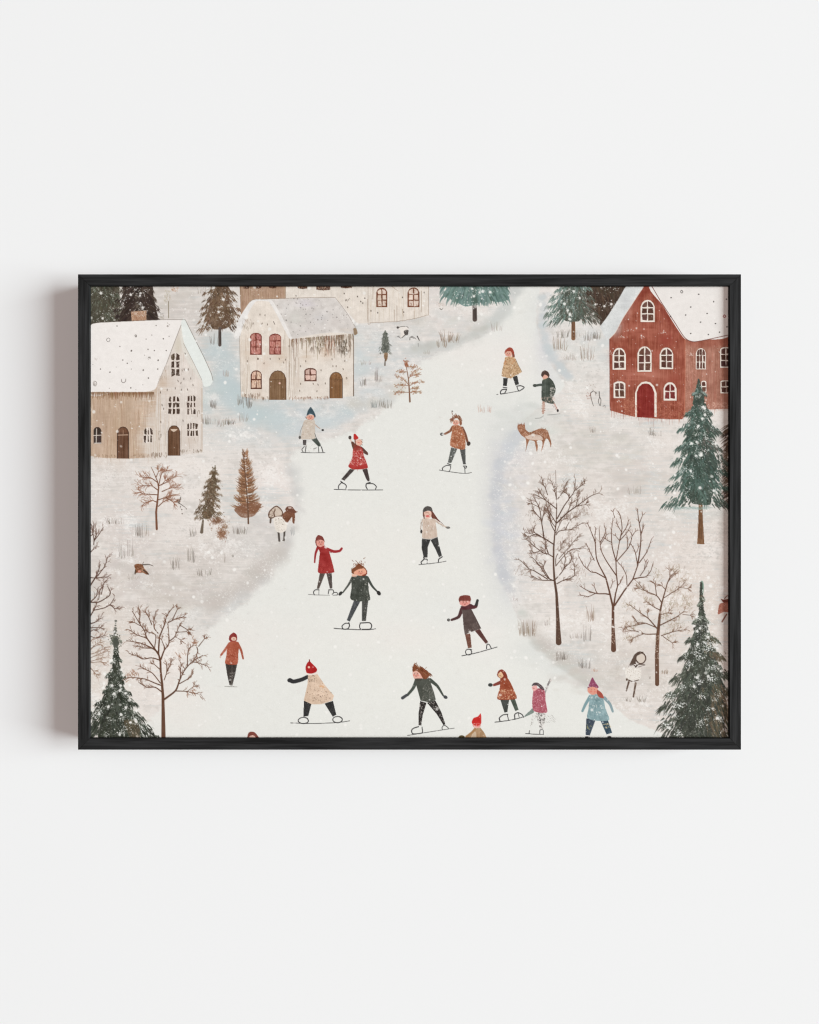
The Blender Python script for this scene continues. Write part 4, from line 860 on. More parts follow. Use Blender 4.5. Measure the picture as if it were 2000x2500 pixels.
PO(B2, '1118,75 1132,20 1168,-32 1212,30 1230,82 1215,98 1205,70 1165,52 1130,70', (62, 80, 88)); LN(B2, '1110,90 1115,110', 8, (110, 84, 76)); LN(B2, '1135,120 1180,128 1212,110', 4, (150, 120, 108))
end()
begin('painted_person', 'skater in a speckled red dress striding with one arm raised')
skate(B3, '-95,974 100,980 300,982 500,980', 6); skate(B3, '-5,890 -40,930 -42,965', 8); skate(B3, '-5,892 30,905 53,930 48,970', 8); skate(B3, '345,888 300,905 294,940 310,970', 9); skate(B3, '300,903 380,905 420,940 408,972', 8); skate(B3, '-15,875 10,892', 8)
PO(B3, '98,725 158,732 30,868 -8,850', (74, 65, 62), curve=False, fine=5); PO(B3, '248,730 310,720 341,862 320,880 298,850', (74, 62, 60), curve=False, fine=5)
LN(B3, '105,365 118,400', 16, (224, 190, 172), 12); DB(B3, 98, 341, 19, (78, 68, 64), 23)
PO(B3, '112,398 138,392 165,430 185,445 165,490 135,485', (104, 66, 52)); PO(B3, '226,446 262,470 316,525 312,556 250,520 240,480', (92, 62, 54))
S = '138,480 200,440 250,480 266,560 290,620 312,680 308,716 180,732 110,720 78,690 105,640 130,570'
PO(B3, S, (174, 58, 54), tex=4); model(B3, S); SP(B3, '140,490 250,490 300,660 100,670', 270, 5, (236, 196, 186), .8); SP(B3, S, 60, 5, (142, 34, 36), .7)
PO(B3, '150,430 215,440 225,490 150,500', (138, 62, 50), alpha=.7)
PO(B3, '172,378 222,362 250,388 240,425 208,440 180,425', (228, 178, 158)); LN(B3, '195,400 215,405', 9, (214, 120, 104), mark=False)
PO(B3, '143,362 142,312 156,292 182,316 202,346 182,366', (186, 48, 44)); LN(B3, '160,365 165,420 185,440', 14, (122, 60, 44), 10)
for s in ['240,365 255,372', '238,390 252,400', '244,420 250,435', '225,440 236,430']: LN(B3, s, 5, (92, 76, 66))
end()
begin('painted_person', 'curly haired skater in a rust knit coat with dark mittens')
skate(B3, '1190,738 1300,756 1450,776 1530,778 1582,768', 5); skate(B3, '1230,742 1228,712 1275,682 1326,686', 7); skate(B3, '1326,690 1326,720 1310,756', 6); skate(B3, '1482,690 1522,692 1512,716 1490,700', 7); skate(B3, '1500,712 1502,775', 7); skate(B3, '1290,660 1332,674', 9)
PO(B3, '1333,462 1408,478 1335,652 1294,645', (88, 90, 86), curve=False, fine=6); PO(B3, '1438,480 1506,478 1512,668 1480,668', (82, 82, 80), curve=False, fine=5); SP(B3, '1340,460 1400,470 1380,560 1330,560', 40, 5, (206, 206, 204), .7); SP(B3, '1300,580 1360,580 1330,650 1300,640', 14, 5, (190, 190, 186), .6)
LN(B3, '1352,215 1320,262 1258,296', 34, (132, 84, 62), 24); SP(B3, '1260,270 1340,230 1350,270 1270,310', 30, 4, (214, 176, 150), .7); DB(B3, 1221, 300, 22, (58, 54, 52), 19); DB(B3, 1224, 300, 7, (196, 190, 182), 6, mark=False)
LN(B3, '1468,225 1505,300 1535,400', 36, (122, 78, 60), 26); DB(B3, 1547, 416, 22, (66, 54, 48), 27, ang=.4)
S = '1345,200 1390,188 1445,200 1490,275 1506,350 1504,476 1440,484 1325,442 1330,340 1345,260'
PO(B3, S, (166, 102, 72), tex=5); model(B3, S); SP(B3, S, 330, 4.5, (232, 200, 172), .75); SP(B3, '1340,230 1440,240 1500,470 1400,470', 110, 5, (122, 70, 46), .7)
DB(B3, 1392, 158, 40, (226, 178, 156), 34)
for i in range(90):
    a = math.pi * (1 + R()) + .25 * rng.normal(); r = 38 + 30 * R()
    x, y = 1395 + r * math.cos(a), 140 + r * 1.15 * math.sin(a); LN(B3, f'{x},{y} {x+rng.normal()*12},{y+12+8*R()}', 9, jit((134, 88, 66), 14), 5, alpha=.85)
for s in ['1350,60 1342,35', '1390,50 1400,75', '1440,80 1455,110', '1330,110 1325,140']: LN(B3, s, 8, (128, 82, 62), 6)
DB(B3, 1347, 20, 9, (96, 88, 80)); DB(B3, 1450, 165, 15, (142, 92, 70), 28); face(B3, 1388, 160, .8)
end()
begin('painted_person', 'long haired skater in a beige sweater and grey beanie with black trousers')
skate(B3, '940,1893 1080,1880 1200,1864 1272,1850', 5); skate(B3, '998,1800 1002,1825 967,1862 975,1886', 10); skate(B3, '1002,1826 1040,1828 1038,1880', 8); skate(B3, '1225,1796 1182,1828 1177,1864', 9)
PO(B3, '978,1572 1086,1578 1048,1680 1045,1804 1000,1808 973,1690', (58, 57, 56), curve=False, fine=5); PO(B3, '1082,1592 1166,1552 1186,1650 1221,1782 1186,1802 1140,1700', (62, 61, 60), curve=False, fine=6); SP(B3, '1130,1640 1180,1620 1210,1770 1180,1790', 30, 4, (130, 126, 120), .7)
LN(B3, '985,1345 966,1400 962,1460', 14, (196, 178, 164), 10); SP(B3, '960,1350 985,1345 975,1460 955,1460', 18, 4, (90, 78, 70), .8); DB(B3, 969, 1488, 12, (54, 50, 48), 24)
LN(B3, '1140,1355 1200,1395 1275,1435', 22, (214, 196, 180), 12); SP(B3, '1150,1365 1270,1420 1270,1445 1180,1410', 28, 4, (130, 106, 90), .8); DB(B3, 1296, 1441, 26, (118, 114, 108), 14)
S = '990,1325 1060,1338 1132,1328 1146,1400 1162,1552 1080,1576 984,1568 984,1450'
PO(B3, S, (208, 188, 172), tex=4, streak=3); model(B3, S); scribble(B3, 1000, 1350, 1130, 1540, 50, (178, 152, 134), 4, 34, .5); scribble(B3, 1000, 1350, 1130, 1540, 34, (232, 220, 208), 5, 30, .5); LN(B3, '985,1574 1080,1582 1160,1556', 7, (198, 192, 186), mark=False)
PO(B3, '1080,1236 1106,1242 1150,1305 1195,1372 1140,1335 1098,1322', (118, 70, 58), streak=5); LN(B3, '1110,1260 1160,1330 1230,1395', 7, (96, 58, 50), 4)
PO(B3, '988,1250 1008,1242 1008,1335 990,1300', (112, 74, 62)); PO(B3, '1004,1245 1086,1243 1090,1302 1060,1332 1020,1322', (230, 190, 172)); DB(B3, 1046, 1300, 24, (214, 110, 106), 12, mark=False); LN(B3, '1020,1262 1040,1258 1060,1262', 5, (150, 104, 86), mark=False); LN(B3, '1062,1280 1075,1278', 4, (150, 104, 86), mark=False)
PO(B3, '989,1252 998,1204 1040,1178 1090,1192 1106,1240 1050,1234', (90, 84, 80), streak=4)
end()
begin('painted_person', 'skater in a plain bright red coat with one arm flung out to the side')
skate(C2, '1140,1056 1230,1062 1400,1066', 5, (120, 118, 114)); skate(C2, '1270,1000 1228,1000 1202,1028 1214,1062', 8); skate(C2, '1270,1002 1268,1062', 5); skate(C2, '1392,1000 1382,1050', 8); skate(C2, '1392,1000 1440,1002 1450,1035 1430,1055', 7); skate(C2, '1450,1030 1490,1035 1494,1062 1440,1066', 6)
PO(C2, '1280,798 1346,798 1272,986 1244,986', (88, 76, 70), curve=False, fine=6); PO(C2, '1360,798 1426,796 1433,982 1404,986', (84, 74, 70), curve=False, fine=6)
LN(C2, '1258,478 1228,560 1217,665', 32, (152, 42, 46), 17); LN(C2, '1365,500 1450,532 1520,525 1548,495', 36, (156, 44, 48), 26)
S = '1245,470 1330,462 1375,485 1398,550 1422,630 1456,770 1440,790 1350,800 1280,797 1257,775 1265,680 1280,540'
PO(C2, S, (152, 46, 44), tex=5); model(C2, S); SP(C2, '1275,680 1430,680 1445,780 1270,785', 90, 4, (212, 106, 96), .7); LN(C2, '1400,545 1425,545', 5, (112, 30, 32), mark=False); LN(C2, '1290,500 1290,570', 4, (126, 32, 34), mark=False)
PO(C2, '1226,425 1232,368 1262,332 1312,350 1337,400 1330,425 1262,475 1240,462', (122, 58, 50)); PO(C2, '1240,402 1290,382 1334,406 1330,455 1290,478 1246,456', (226, 160, 146)); face(C2, 1290, 425, .9); LN(C2, '1250,402 1290,385 1328,398', 5, (98, 48, 42), mark=False)
end()
begin('painted_person', 'big haired skater in a dark grey green coat with arms held low and wide')
skate(C3, '-95,1220 0,1228 200,1236 330,1236 412,1226', 7); skate(C3, '85,1150 92,1190 70,1226 15,1228 2,1192 40,1160 90,1160', 9); skate(C3, '225,1155 335,1152 362,1182 345,1228 232,1230 216,1192 226,1155', 9)
PO(C3, '145,885 226,888 95,1138 60,1120', (74, 76, 78), curve=False, fine=6); PO(C3, '246,888 322,872 292,1132 244,1130', (76, 76, 72), curve=False, fine=6); SP(C3, '150,900 215,900 120,1080 80,1100', 30, 4, (150, 150, 146), .6); SP(C3, '260,890 310,890 285,1120 250,1120', 40, 4, (150, 146, 138), .6)
LN(C3, '130,600 80,690 10,785', 32, (74, 76, 70), 16); SP(C3, '60,640 120,600 100,700 30,770', 26, 4, (206, 200, 190), .7); DB(C3, -18, 795, 19, (56, 54, 52), 30, ang=.7)
LN(C3, '310,600 370,705 430,770', 34, (70, 74, 68), 18); DB(C3, 450, 790, 22, (50, 48, 46), 31, ang=-.6)
S = '125,590 210,575 305,580 322,640 326,750 346,860 320,882 200,892 104,860 115,740'
PO(C3, S, (70, 73, 66), tex=6, fine=5); model(C3, S); SP(C3, S, 150, 4, (140, 140, 130), .6); SP(C3, '260,620 330,680 340,860 290,860', 30, 5, (214, 208, 198), .7)
PO(C3, '120,545 122,500 160,470 200,428 235,445 290,490 308,545 280,578 160,560', (128, 76, 50)); PO(C3, '145,535 200,500 270,488 298,530 280,565 230,580 160,562', (228, 166, 138)); LN(C3, '255,575 300,555 305,520', 16, (138, 62, 46), 10); face(C3, 228, 535, .9)
for i in range(26): x, y = 205 + rng.normal() * 38, 450 + rng.normal() * 22; LN(C3, f'{x},{y} {x+rng.normal()*14},{y-16}', 7, jit((120, 68, 44), 12), 3)
for s in ['120,540 118,490 140,480', '205,430 222,400', '180,440 190,415']: LN(C3, s, 6, (110, 66, 46), 3)
PO(C3, '120,560 160,560 180,585 130,590', (232, 190, 168))
end()
begin('painted_person', 'skater in a long maroon coat balancing with a black mitten raised')
skate(C3, '1465,1555 1600,1530 1750,1490 1895,1448', 7); ring(C3, 1546, 1510, 38, 36, 8); skate(C3, '1765,1470 1772,1416 1800,1420 1822,1462', 8); skate(C3, '1530,1475 1585,1478', 7)
PO(C3, '1503,1296 1566,1282 1584,1455 1540,1464', (110, 72, 60), curve=False, fine=5); PO(C3, '1622,1250 1682,1228 1786,1390 1754,1408', (94, 60, 56), curve=False, fine=4); SP(C3, '1515,1300 1560,1300 1575,1450 1545,1450', 34, 4, (196, 150, 130), .6)
LN(C3, '1462,990 1425,1080 1340,1117', 46, (80, 52, 52), 28); DB(C3, 1302, 1118, 18, (54, 52, 50)); DB(C3, 1306, 1118, 6, (206, 200, 194), mark=False)
LN(C3, '1570,965 1630,955 1645,920', 46, (88, 46, 50), 36); LN(C3, '1640,935 1655,880', 34, (56, 56, 54), 32)
S = '1450,950 1555,930 1582,990 1640,1100 1700,1220 1610,1252 1500,1298 1485,1200 1474,1060'
PO(C3, S, (88, 74, 70), tex=4, curve=False); model(C3, S); SP(C3, '1495,1180 1660,1160 1690,1220 1510,1280', 90, 4, (140, 122, 114), .6); PO(C3, '1450,960 1500,950 1560,920 1600,940 1570,985 1470,992', (88, 48, 52))
PO(C3, '1440,890 1560,883 1562,920 1500,952 1446,932', (226, 160, 150)); face(C3, 1500, 905, 1.); PO(C3, '1425,872 1440,830 1500,814 1560,824 1576,868 1562,900 1550,885 1450,885 1440,905', (122, 62, 54), streak=4)
end()
begin('painted_person', 'skater in a rust sweater with a maroon hood and arms hanging down, alone at lower left')
LN(D2, '118,979 200,982 272,986', 5, (120, 116, 108), 4); scribble(D2, 165, 972, 230, 985, 10, (110, 104, 98), 4, 6)
PO(D2, '128,700 272,702 248,830 212,968 178,962 150,840', (64, 58, 54), curve=False, fine=5); LN(D2, '210,720 205,960', 5, (150, 140, 128), 4, alpha=.6, mark=False); SP(D2, '175,820 240,820 215,955 180,955', 60, 4, (206, 200, 190), .8)
LN(D2, '178,455 125,530 75,596', 32, (170, 92, 72), 24); LN(D2, '275,452 320,540 344,640', 34, (164, 86, 66), 20); DB(D2, 66, 620, 10, (214, 190, 176), 14)
S = '185,432 260,428 292,480 287,560 276,702 200,714 124,697 140,600 150,500'
PO(D2, S, (166, 86, 64), tex=4); model(D2, S); SP(D2, '140,520 280,540 272,690 130,690', 220, 4, (224, 160, 136), .7); SP(D2, '80,560 130,510 150,530 90,600', 24, 4, (226, 170, 150), .7)
PO(D2, '172,412 178,360 226,322 264,348 272,400 256,425 200,432', (136, 52, 48), streak=3); DB(D2, 230, 398, 32, (226, 190, 170), 24); DB(D2, 232, 400, 8, (150, 90, 78), 6, mark=False)
end()
begin('painted_person', 'skater in a wide cream cape and pointed red hat with one black sleeve out')
skate(D2, '925,1425 1080,1430 1200,1433 1500,1420 1645,1399', 6); ring(D2, 1080, 1395, 62, 38, 9); ring(D2, 1497, 1384, 58, 38, 9)
PO(D2, '1086,1155 1178,1188 1140,1340 1080,1348', (50, 49, 49), curve=False, fine=5); PO(D2, '1338,1188 1440,1155 1482,1325 1438,1348', (50, 49, 49), curve=False, fine=5); SP(D2, '1095,1180 1160,1200 1135,1330 1090,1330', 18, 4, (130, 126, 120), .6); SP(D2, '1360,1190 1430,1180 1465,1320 1430,1320', 18, 4, (130, 126, 120), .6)
LN(D2, '1130,862 1060,895 960,920 915,902', 46, (52, 51, 52), 50); DB(D2, 915, 905, 32, (50, 49, 50), 26)
S = '1137,838 1250,828 1340,960 1454,1095 1432,1152 1300,1196 1180,1196 1084,1152 1110,1040 1132,940'
PO(D2, S, (220, 194, 171), tex=5, curve=False); model(D2, S); SP(D2, S, 90, 4.5, (130, 100, 80), .75); SP(D2, '1140,840 1220,850 1210,920 1150,920', 24, 6, (70, 58, 50), .8); SP(D2, '1240,960 1400,1060 1400,1160 1200,1160', 50, 5, (84, 64, 54), .75); SP(D2, '1280,940 1360,1000 1330,1010 1280,980', 9, 8, (214, 146, 88), .8)
PO(D2, '1112,815 1240,800 1248,830 1130,842', (238, 226, 216))
PO(D2, '1106,750 1122,700 1152,668 1178,692 1244,762 1236,802 1180,822 1120,812', (172, 36, 38), tex=4); LN(D2, '1153,655 1156,690', 13, (120, 32, 34), 9); DB(D2, 1147, 745, 14, (238, 196, 176), mark=False)
end()
begin('painted_person', 'wind blown long haired skater in a dark jumper and spotted black trousers')
skate(D3, '800,1578 1000,1546 1200,1514 1372,1488', 5); skate(D3, '935,1470 870,1492 850,1522 870,1558 978,1546 978,1475', 9); skate(D3, '1242,1452 1222,1482 1228,1510', 6); skate(D3, '1250,1452 1278,1468 1302,1490', 6)
PO(D3, '955,1158 1032,1180 986,1330 968,1456 934,1452 934,1330', (44, 39, 37), curve=False); PO(D3, '1040,1180 1138,1146 1212,1290 1262,1440 1240,1452 1160,1320', (44, 39, 37), curve=False)
SP(D3, '955,1180 1020,1190 985,1320 965,1450 940,1450 940,1330', 75, 4.5, (218, 212, 204), .85); SP(D3, '1070,1190 1130,1170 1205,1290 1250,1440 1170,1320', 90, 4.5, (218, 212, 204), .85)
LN(D3, '910,905 870,1000 800,1085', 44, (74, 80, 72), 30); LN(D3, '790,1086 740,1120', 34, (72, 74, 76), 38); LN(D3, '1075,900 1165,975 1236,1090', 46, (72, 78, 70), 20); DB(D3, 1264, 1110, 27, (70, 72, 74), 20, ang=.5)
S = '890,895 930,876 990,884 1070,878 1092,960 1126,1060 1146,1140 1060,1172 960,1152 915,990'
PO(D3, S, (78, 80, 72), tex=4, curve=False); model(D3, S); SP(D3, '1000,960 1090,960 1140,1130 980,1150', 260, 3.6, (176, 170, 162), .7); PO(D3, '890,880 940,872 980,890 960,915 900,905', (70, 70, 62))
PO(D3, '864,800 920,792 990,862 980,882 930,880 885,885 868,850', (230, 178, 162)); face(D3, 905, 832, 1.)
PO(D3, '860,770 880,705 915,725 930,750 980,745 1045,800 1066,850 1030,888 990,882 955,822 910,788 868,800', (130, 76, 50), streak=5)
for i in range(50):
    t = R(); x, y = 880 + 180 * t + rng.normal() * 14, 730 + 100 * t + rng.normal() * 22; LN(D3, f'{x},{y} {x+20},{y+10+10*R()} {x+34},{y+30}', 7, jit((120, 70, 46), 16), 3, alpha=.85)
for s in ['890,710 884,690', '910,705 912,682', '862,750 855,730', '1020,760 1036,742']: LN(D3, s, 6, (120, 70, 48), 3)
end()
begin('painted_person', 'skater in a rust coat with pale dotted hem behind the pink coated child')
skate(D4, '318,1416 480,1395 600,1370 665,1350', 7); skate(D4, '378,1398 372,1365 415,1328 476,1318', 9); skate(D4, '468,1322 486,1396', 7); skate(D4, '562,1382 560,1322 600,1300 648,1322 668,1356', 9); skate(D4, '600,1300 615,1360', 6)
PO(D4, '384,1140 492,1138 470,1292 434,1298', (68, 70, 66), curve=False, fine=5); PO(D4, '505,1138 562,1128 607,1265 566,1280', (76, 84, 74), curve=False, fine=5)
LN(D4, '400,925 350,945 306,962', 46, (132, 64, 54), 30); DB(D4, 262, 961, 28, (62, 64, 62), 22)
S = '385,880 440,865 475,880 522,960 582,1105 570,1132 500,1142 348,1135 375,1010 384,930'
PO(D4, S, (150, 74, 50), tex=4); model(D4, S); SP(D4, '375,1020 545,1020 575,1110 540,1130 355,1125', 220, 4.6, (238, 204, 168), .85); SP(D4, '390,900 470,900 540,1020 390,1020', 50, 4, (204, 132, 98), .6)
PO(D4, '344,832 364,786 405,771 450,808 472,872 430,880 385,880 355,862', (134, 60, 44)); PO(D4, '356,830 392,800 422,850 395,878 364,864', (228, 188, 150)); LN(D4, '375,845 395,852', 5, (140, 92, 66), mark=False)
end()
begin('painted_person', 'child in a dotted pink coat with one sketchy arm raised')
skate(D4, '692,1554 800,1562 912,1566', 6); skate(D4, '864,1556 870,1512 905,1510 908,1560', 6); skate(D4, '735,1550 740,1520', 7)
PO(D4, '745,1275 780,1245 790,1300 670,1354', (122, 134, 126), fine=5, dry=.2); PO(D4, '820,1298 930,1298 916,1480 872,1500 838,1400', (226, 222, 216)); SP(D4, '822,1300 928,1300 914,1480 872,1490 840,1400', 170, 5, (70, 66, 64), .85)
SP(D4, '775,1330 820,1340 760,1480 738,1530 735,1500', 44, 4, (120, 110, 104), .8, mark=True)
for i in range(26): x, y = 940 + 130 * R(), 1325 + 90 * R(); LN(D4, f'{x},{y} {x+18},{y+6+10*R()}', 3, (140, 136, 130), 2, alpha=.6)
LN(D4, '922,1060 960,985 990,895', 24, (206, 200, 196), 10, alpha=.7); SP(D4, '910,1060 940,990 985,890 1000,910 965,1000 930,1070', 60, 5, (88, 78, 78), .85, mark=True); DB(D4, 1000, 905, 12, (216, 206, 200), 14)
S = '790,1030 840,1005 900,1008 932,1050 936,1150 956,1290 880,1302 786,1272 774,1150'
PO(D4, S, (170, 88, 100), tex=4); model(D4, S); SP(D4, S, 300, 4, (236, 190, 196), .75)
PO(D4, '768,985 822,968 836,1010 790,1036', (230, 172, 166)); PO(D4, '765,972 790,938 840,934 902,980 922,1024 882,1012 838,972 800,968', (84, 70, 72), fine=6); SP(D4, '820,940 900,970 910,1010 850,970', 24, 4, (206, 196, 192), .7); LN(D4, '785,1000 800,1006', 5, (140, 80, 80), mark=False)
end()
begin('painted_person', 'child in a pale teal coat and pointed plum hat with a long braid')
PO(D4, '1434,1368 1546,1388 1476,1578 1424,1572', (62, 72, 84), curve=False, fine=5); PO(D4, '1603,1388 1692,1376 1748,1545 1680,1566', (58, 76, 90), curve=False, fine=5); SP(D4, '1440,1440 1500,1450 1490,1500 1440,1500', 14, 6, (196, 188, 120), .8); SP(D4, '1630,1440 1720,1435 1725,1480 1640,1480', 30, 7, (226, 204, 158), .85); SP(D4, '1440,1380 1530,1390 1480,1560 1430,1560', 26, 4, (150, 156, 160), .6)
DB(D4, 1446, 1602, 30, (48, 46, 46), 18); DB(D4, 1716, 1600, 26, (54, 50, 50), 16); LN(D4, '1430,1582 1470,1584', 10, (236, 232, 228))
LN(D4, '1482,1100 1425,1195 1386,1280', 40, (128, 156, 160), 28); LN(D4, '1655,1120 1722,1195 1756,1285', 40, (140, 160, 164), 26)
S = '1476,1085 1530,1075 1585,1080 1642,1130 1666,1250 1712,1388 1560,1398 1444,1362 1460,1250 1470,1150'
PO(D4, S, (138, 164, 167), tex=6, streak=3); model(D4, S); SP(D4, S, 130, 5, (196, 212, 212), .6); SP(D4, S, 80, 5, (104, 134, 140), .55)
for x, y in [(1540, 1220), (1590, 1290), (1500, 1110), (1560, 1110), (1620, 1220)]: flurry(1145 + x / 5, 1480 + y / 5, 3.5, 3, 12, .9, .8)
PO(D4, '1448,1005 1500,985 1566,990 1572,1058 1510,1082 1456,1052', (224, 156, 136)); PO(D4, '1568,1022 1622,1060 1648,1122 1592,1112 1560,1062', (166, 80, 66)); DB(D4, 1490, 1040, 16, (218, 124, 108), 10, alpha=.7, mark=False); DB(D4, 1540, 1044, 16, (218, 124, 108), 10, alpha=.7, mark=False); DB(D4, 1498, 1020, 4, (130, 84, 70), mark=False); DB(D4, 1532, 1020, 4, (130, 84, 70), mark=False)
PO(D4, '1446,992 1470,948 1496,885 1512,870 1528,900 1556,945 1584,985 1566,1000 1510,982 1460,996', (140, 70, 96), tex=5); SP(D4, '1480,940 1560,940 1570,980 1470,980', 24, 5, (206, 150, 172), .6)
end()
begin('painted_person', 'skater in a bright red cap and ochre coat cut off by the bottom edge')
PO(D4, '75,1492 140,1482 192,1550 232,1640 -60,1640 -40,1585', (178, 144, 110), streak=5, tex=5, curve=False); PO(D4, '40,1555 80,1530 90,1600 30,1610', (222, 206, 186), alpha=.6); LN(D4, '75,1500 30,1550 -30,1590', 30, (168, 128, 88), 24); DB(D4, -88, 1600, 38, (86, 74, 46), 24)
PO(D4, '46,1445 140,1440 132,1478 70,1484', (226, 150, 140)); PO(D4, '35,1412 58,1366 108,1346 134,1318 147,1312 152,1400 142,1450 100,1462 52,1448', (200, 46, 42), tex=4); SP(D4, '50,1435 145,1430 135,1475 65,1480', 40, 5, (236, 214, 206), .8)
end()
begin('painted_person', 'top of a brown haired head peeking over the bottom edge')
PO(D2, '394,1600 410,1546 446,1530 492,1545 534,1615 400,1625', (124, 66, 56)); PO(D2, '412,1600 440,1578 480,1580 500,1620 420,1630', (226, 186, 170))
end()
begin('painted_person', 'cloaked brown figure on the left ice edge beside the white spotted one')
PO(B2, '820,1290 870,1238 960,1232 978,1300 968,1392 946,1372 940,1310 882,1384 850,1345', (118, 76, 56), tex=6, fine=5); PO(B2, '858,1224 882,1184 940,1184 986,1238 1012,1246 975,1262 900,1250', (112, 72, 56), tex=5); DB(B2, 915, 1200, 22, (214, 190, 178), 9)
SP(B2, '830,1270 960,1250 950,1340 870,1370', 60, 4, (158, 112, 88), .7)
end()
begin('painted_person', 'white spotted hooded figure on the left ice edge with thin dark legs')
LN(B2, '776,1490 786,1602', 26, (84, 76, 70), 24); LN(B2, '850,1478 842,1598', 24, (84, 76, 70), 20); LN(B2, '786,1600 848,1598', 6, (110, 100, 92))
PO(B2, '655,1290 670,1240 720,1192 756,1180 802,1214 826,1258 812,1296 730,1312 690,1326 662,1315', (206, 190, 174)); 
for s in ['662,1316 655,1280 672,1238 720,1192 756,1180 802,1214 826,1258 810,1296 730,1310 690,1326 662,1316', '728,1300 720,1260 735,1225']: LN(B2, s, 13, (98, 70, 56), 11)
SP(B2, '665,1240 740,1190 720,1300 670,1310', 50, 5, (120, 92, 76), .7)
S = '718,1320 800,1302 850,1340 882,1400 862,1478 800,1504 745,1480 722,1400'
PO(B2, S, (234, 225, 214), tex=2); model(B2, S); SP(B2, '740,1340 830,1340 850,1470 760,1470', 44, 4.6, (106, 90, 78), .8); LN(B2, '682,1325 676,1380', 24, (96, 80, 70), 20); LN(B2, '808,1300 850,1345 880,1390', 10, (120, 84, 66), 6)
end()
begin('painted_person', 'pale sketched figure with dark long hair and a dotted white top under the right bank trees')
DB(D5, 545, 635, 60, (216, 203, 190), 62); ring(D5, 548, 635, 60, 66, 11, (84, 64, 54))
PO(D5, '392,752 440,650 470,592 520,555 584,560 550,582 500,612 486,690 490,705 420,712', (88, 70, 60), streak=4)
for s, w in [('420,720 460,715 490,740 520,712 600,715', 10), ('485,745 500,715', 14), ('520,742 600,718', 6), ('495,665 515,680', 9)]: LN(D5, s, w, (72, 56, 48), w * .7)
LN(D5, '402,925 372,1032', 22, (92, 72, 60), 16); LN(D5, '486,940 458,1106', 24, (92, 72, 60), 18); SP(D5, '465,940 500,940 480,1100 450,1100', 40, 4.5, (206, 190, 176), .8)
S = '368,765 430,742 500,755 552,765 544,880 470,916 378,896 362,840'
PO(D5, S, (234, 227, 218), tex=2); model(D5, S); SP(D5, S, 90, 3.6, (150, 130, 116), .8); LN(D5, '398,902 450,918 522,900', 13, (76, 58, 48), 9); DB(D5, 378, 895, 12, (96, 76, 64), 16)
end()

# ------------------------------------------------------------------ grasses, then falling snow
for o, x0, y0, x1, y1, n, c in [
    (A1, 1480, 640, 1600, 760, 12, 0), (A1, 1490, 1430, 1560, 1540, 26, 0), (A1, 1650, 1080, 1725, 1160, 8, 1), (A1, 1400, 1630, 1495, 1740, 18, 0), (A1, 1500, 1650, 1725, 1740, 26, 1), (A1, 1340, 50, 1440, 140, 18, 1),
    (A2, 275, 1370, 335, 1500, 14, 0), (A2, 345, 1330, 450, 1535, 26, 0), (A2, 100, 1070, 200, 1150, 8, 1), (A2, 130, 1650, 250, 1740, 24, 0), (A2, 295, 1590, 400, 1700, 16, 1), (A2, 20, 1690, 110, 1760, 12, 1),
    (A3, 1160, 690, 1280, 795, 16, 2), (A3, 1210, 600, 1420, 735, 40, 2), (A3, 385, 1050, 440, 1230, 12, 0), (A3, 440, 1130, 490, 1220, 8, 1), (A3, 225, 1150, 305, 1270, 14, 0), (A3, 230, 950, 360, 1010, 12, 1), (A3, 360, 1440, 470, 1540, 24, 3), (A3, 465, 1425, 600, 1540, 24, 0), (A3, 1000, 820, 1080, 880, 10, 1),
    (A4, 1030, 680, 1190, 835, 22, 2), (A4, 1080, 575, 1240, 680, 22, 0), (A4, 1410, 600, 1510, 720, 14, 0), (A4, 1500, 590, 1615, 700, 26, 0), (A4, 1370, 760, 1520, 960, 20, 2), (A4, 1160, 870, 1320, 955, 20, 1), (A4, 120, 1500, 275, 1590, 16, 4), (A4, 1300, 590, 1370, 680, 8, 1), (A4, 275, 480, 430, 600, 14, 1),
    (B1, 220, 1310, 440, 1400, 20, 0), (B1, 580, 1410, 670, 1560, 22, 0), (B1, 660, 1420, 755, 1550, 14, 1), (B1, 1245, 1440, 1340, 1555, 12, 0), (B1, 385, 1610, 550, 1830, 16, 0), (B1, 520, 1710, 560, 1790, 6, 1),
    (B2, 220, 1430, 380, 1525, 26, 0), (B2, 930, 1420, 980, 1540, 10, 3), (C1, 1015, 610, 1120, 760, 18, 0), (C1, 1210, 490, 1310, 670, 18, 0), (C1, 1340, 740, 1500, 835, 18, 0), (C1, 480, 800, 640, 880, 14, 1), (C2, 105, 570, 135, 680, 6, 1), (C2, 210, 565, 235, 600, 4, 0),
    (C4, 620, 1380, 825, 1575, 34, 2), (C4, 1440, 1200, 1545, 1395, 18, 2), (C4, 1400, 1430, 1495, 1640, 12, 0), (C4, 1235, 1530, 1400, 1600, 18, 1), (C4, 925, 1350, 1010, 1440, 9, 1), (C4, 545, 1075, 595, 1140, 5, 1),
    (D4, 1065, 555, 1195, 670, 26, 0), (D4, 1340, 640, 1480, 765, 22, 0), (D4, 1490, 750, 1570, 800, 10, 4), (D5, 500, 1090, 625, 1175, 16, 0), (D5, 370, 1115, 430, 1170, 6, 0), (D5, 805, 770, 880, 830, 12, 2), (B4, 1480, 200, 1550, 285, 16, 1),
    (B5, 650, 220, 700, 320, 12, 0), (B5, 700, 260, 795, 330, 10, 0), (B5, 370, 940, 550, 1040, 20, 1), (D5, 1580, 545, 1605, 590, 4, 0), (D5, 640, 850, 670, 890, 4, 0)]:
    grass(o, x0, y0, x1, y1, n, [(108, 98, 88), (160, 148, 138), (116, 88, 66), (138, 142, 140), (186, 140, 124)][c], .7, 4)
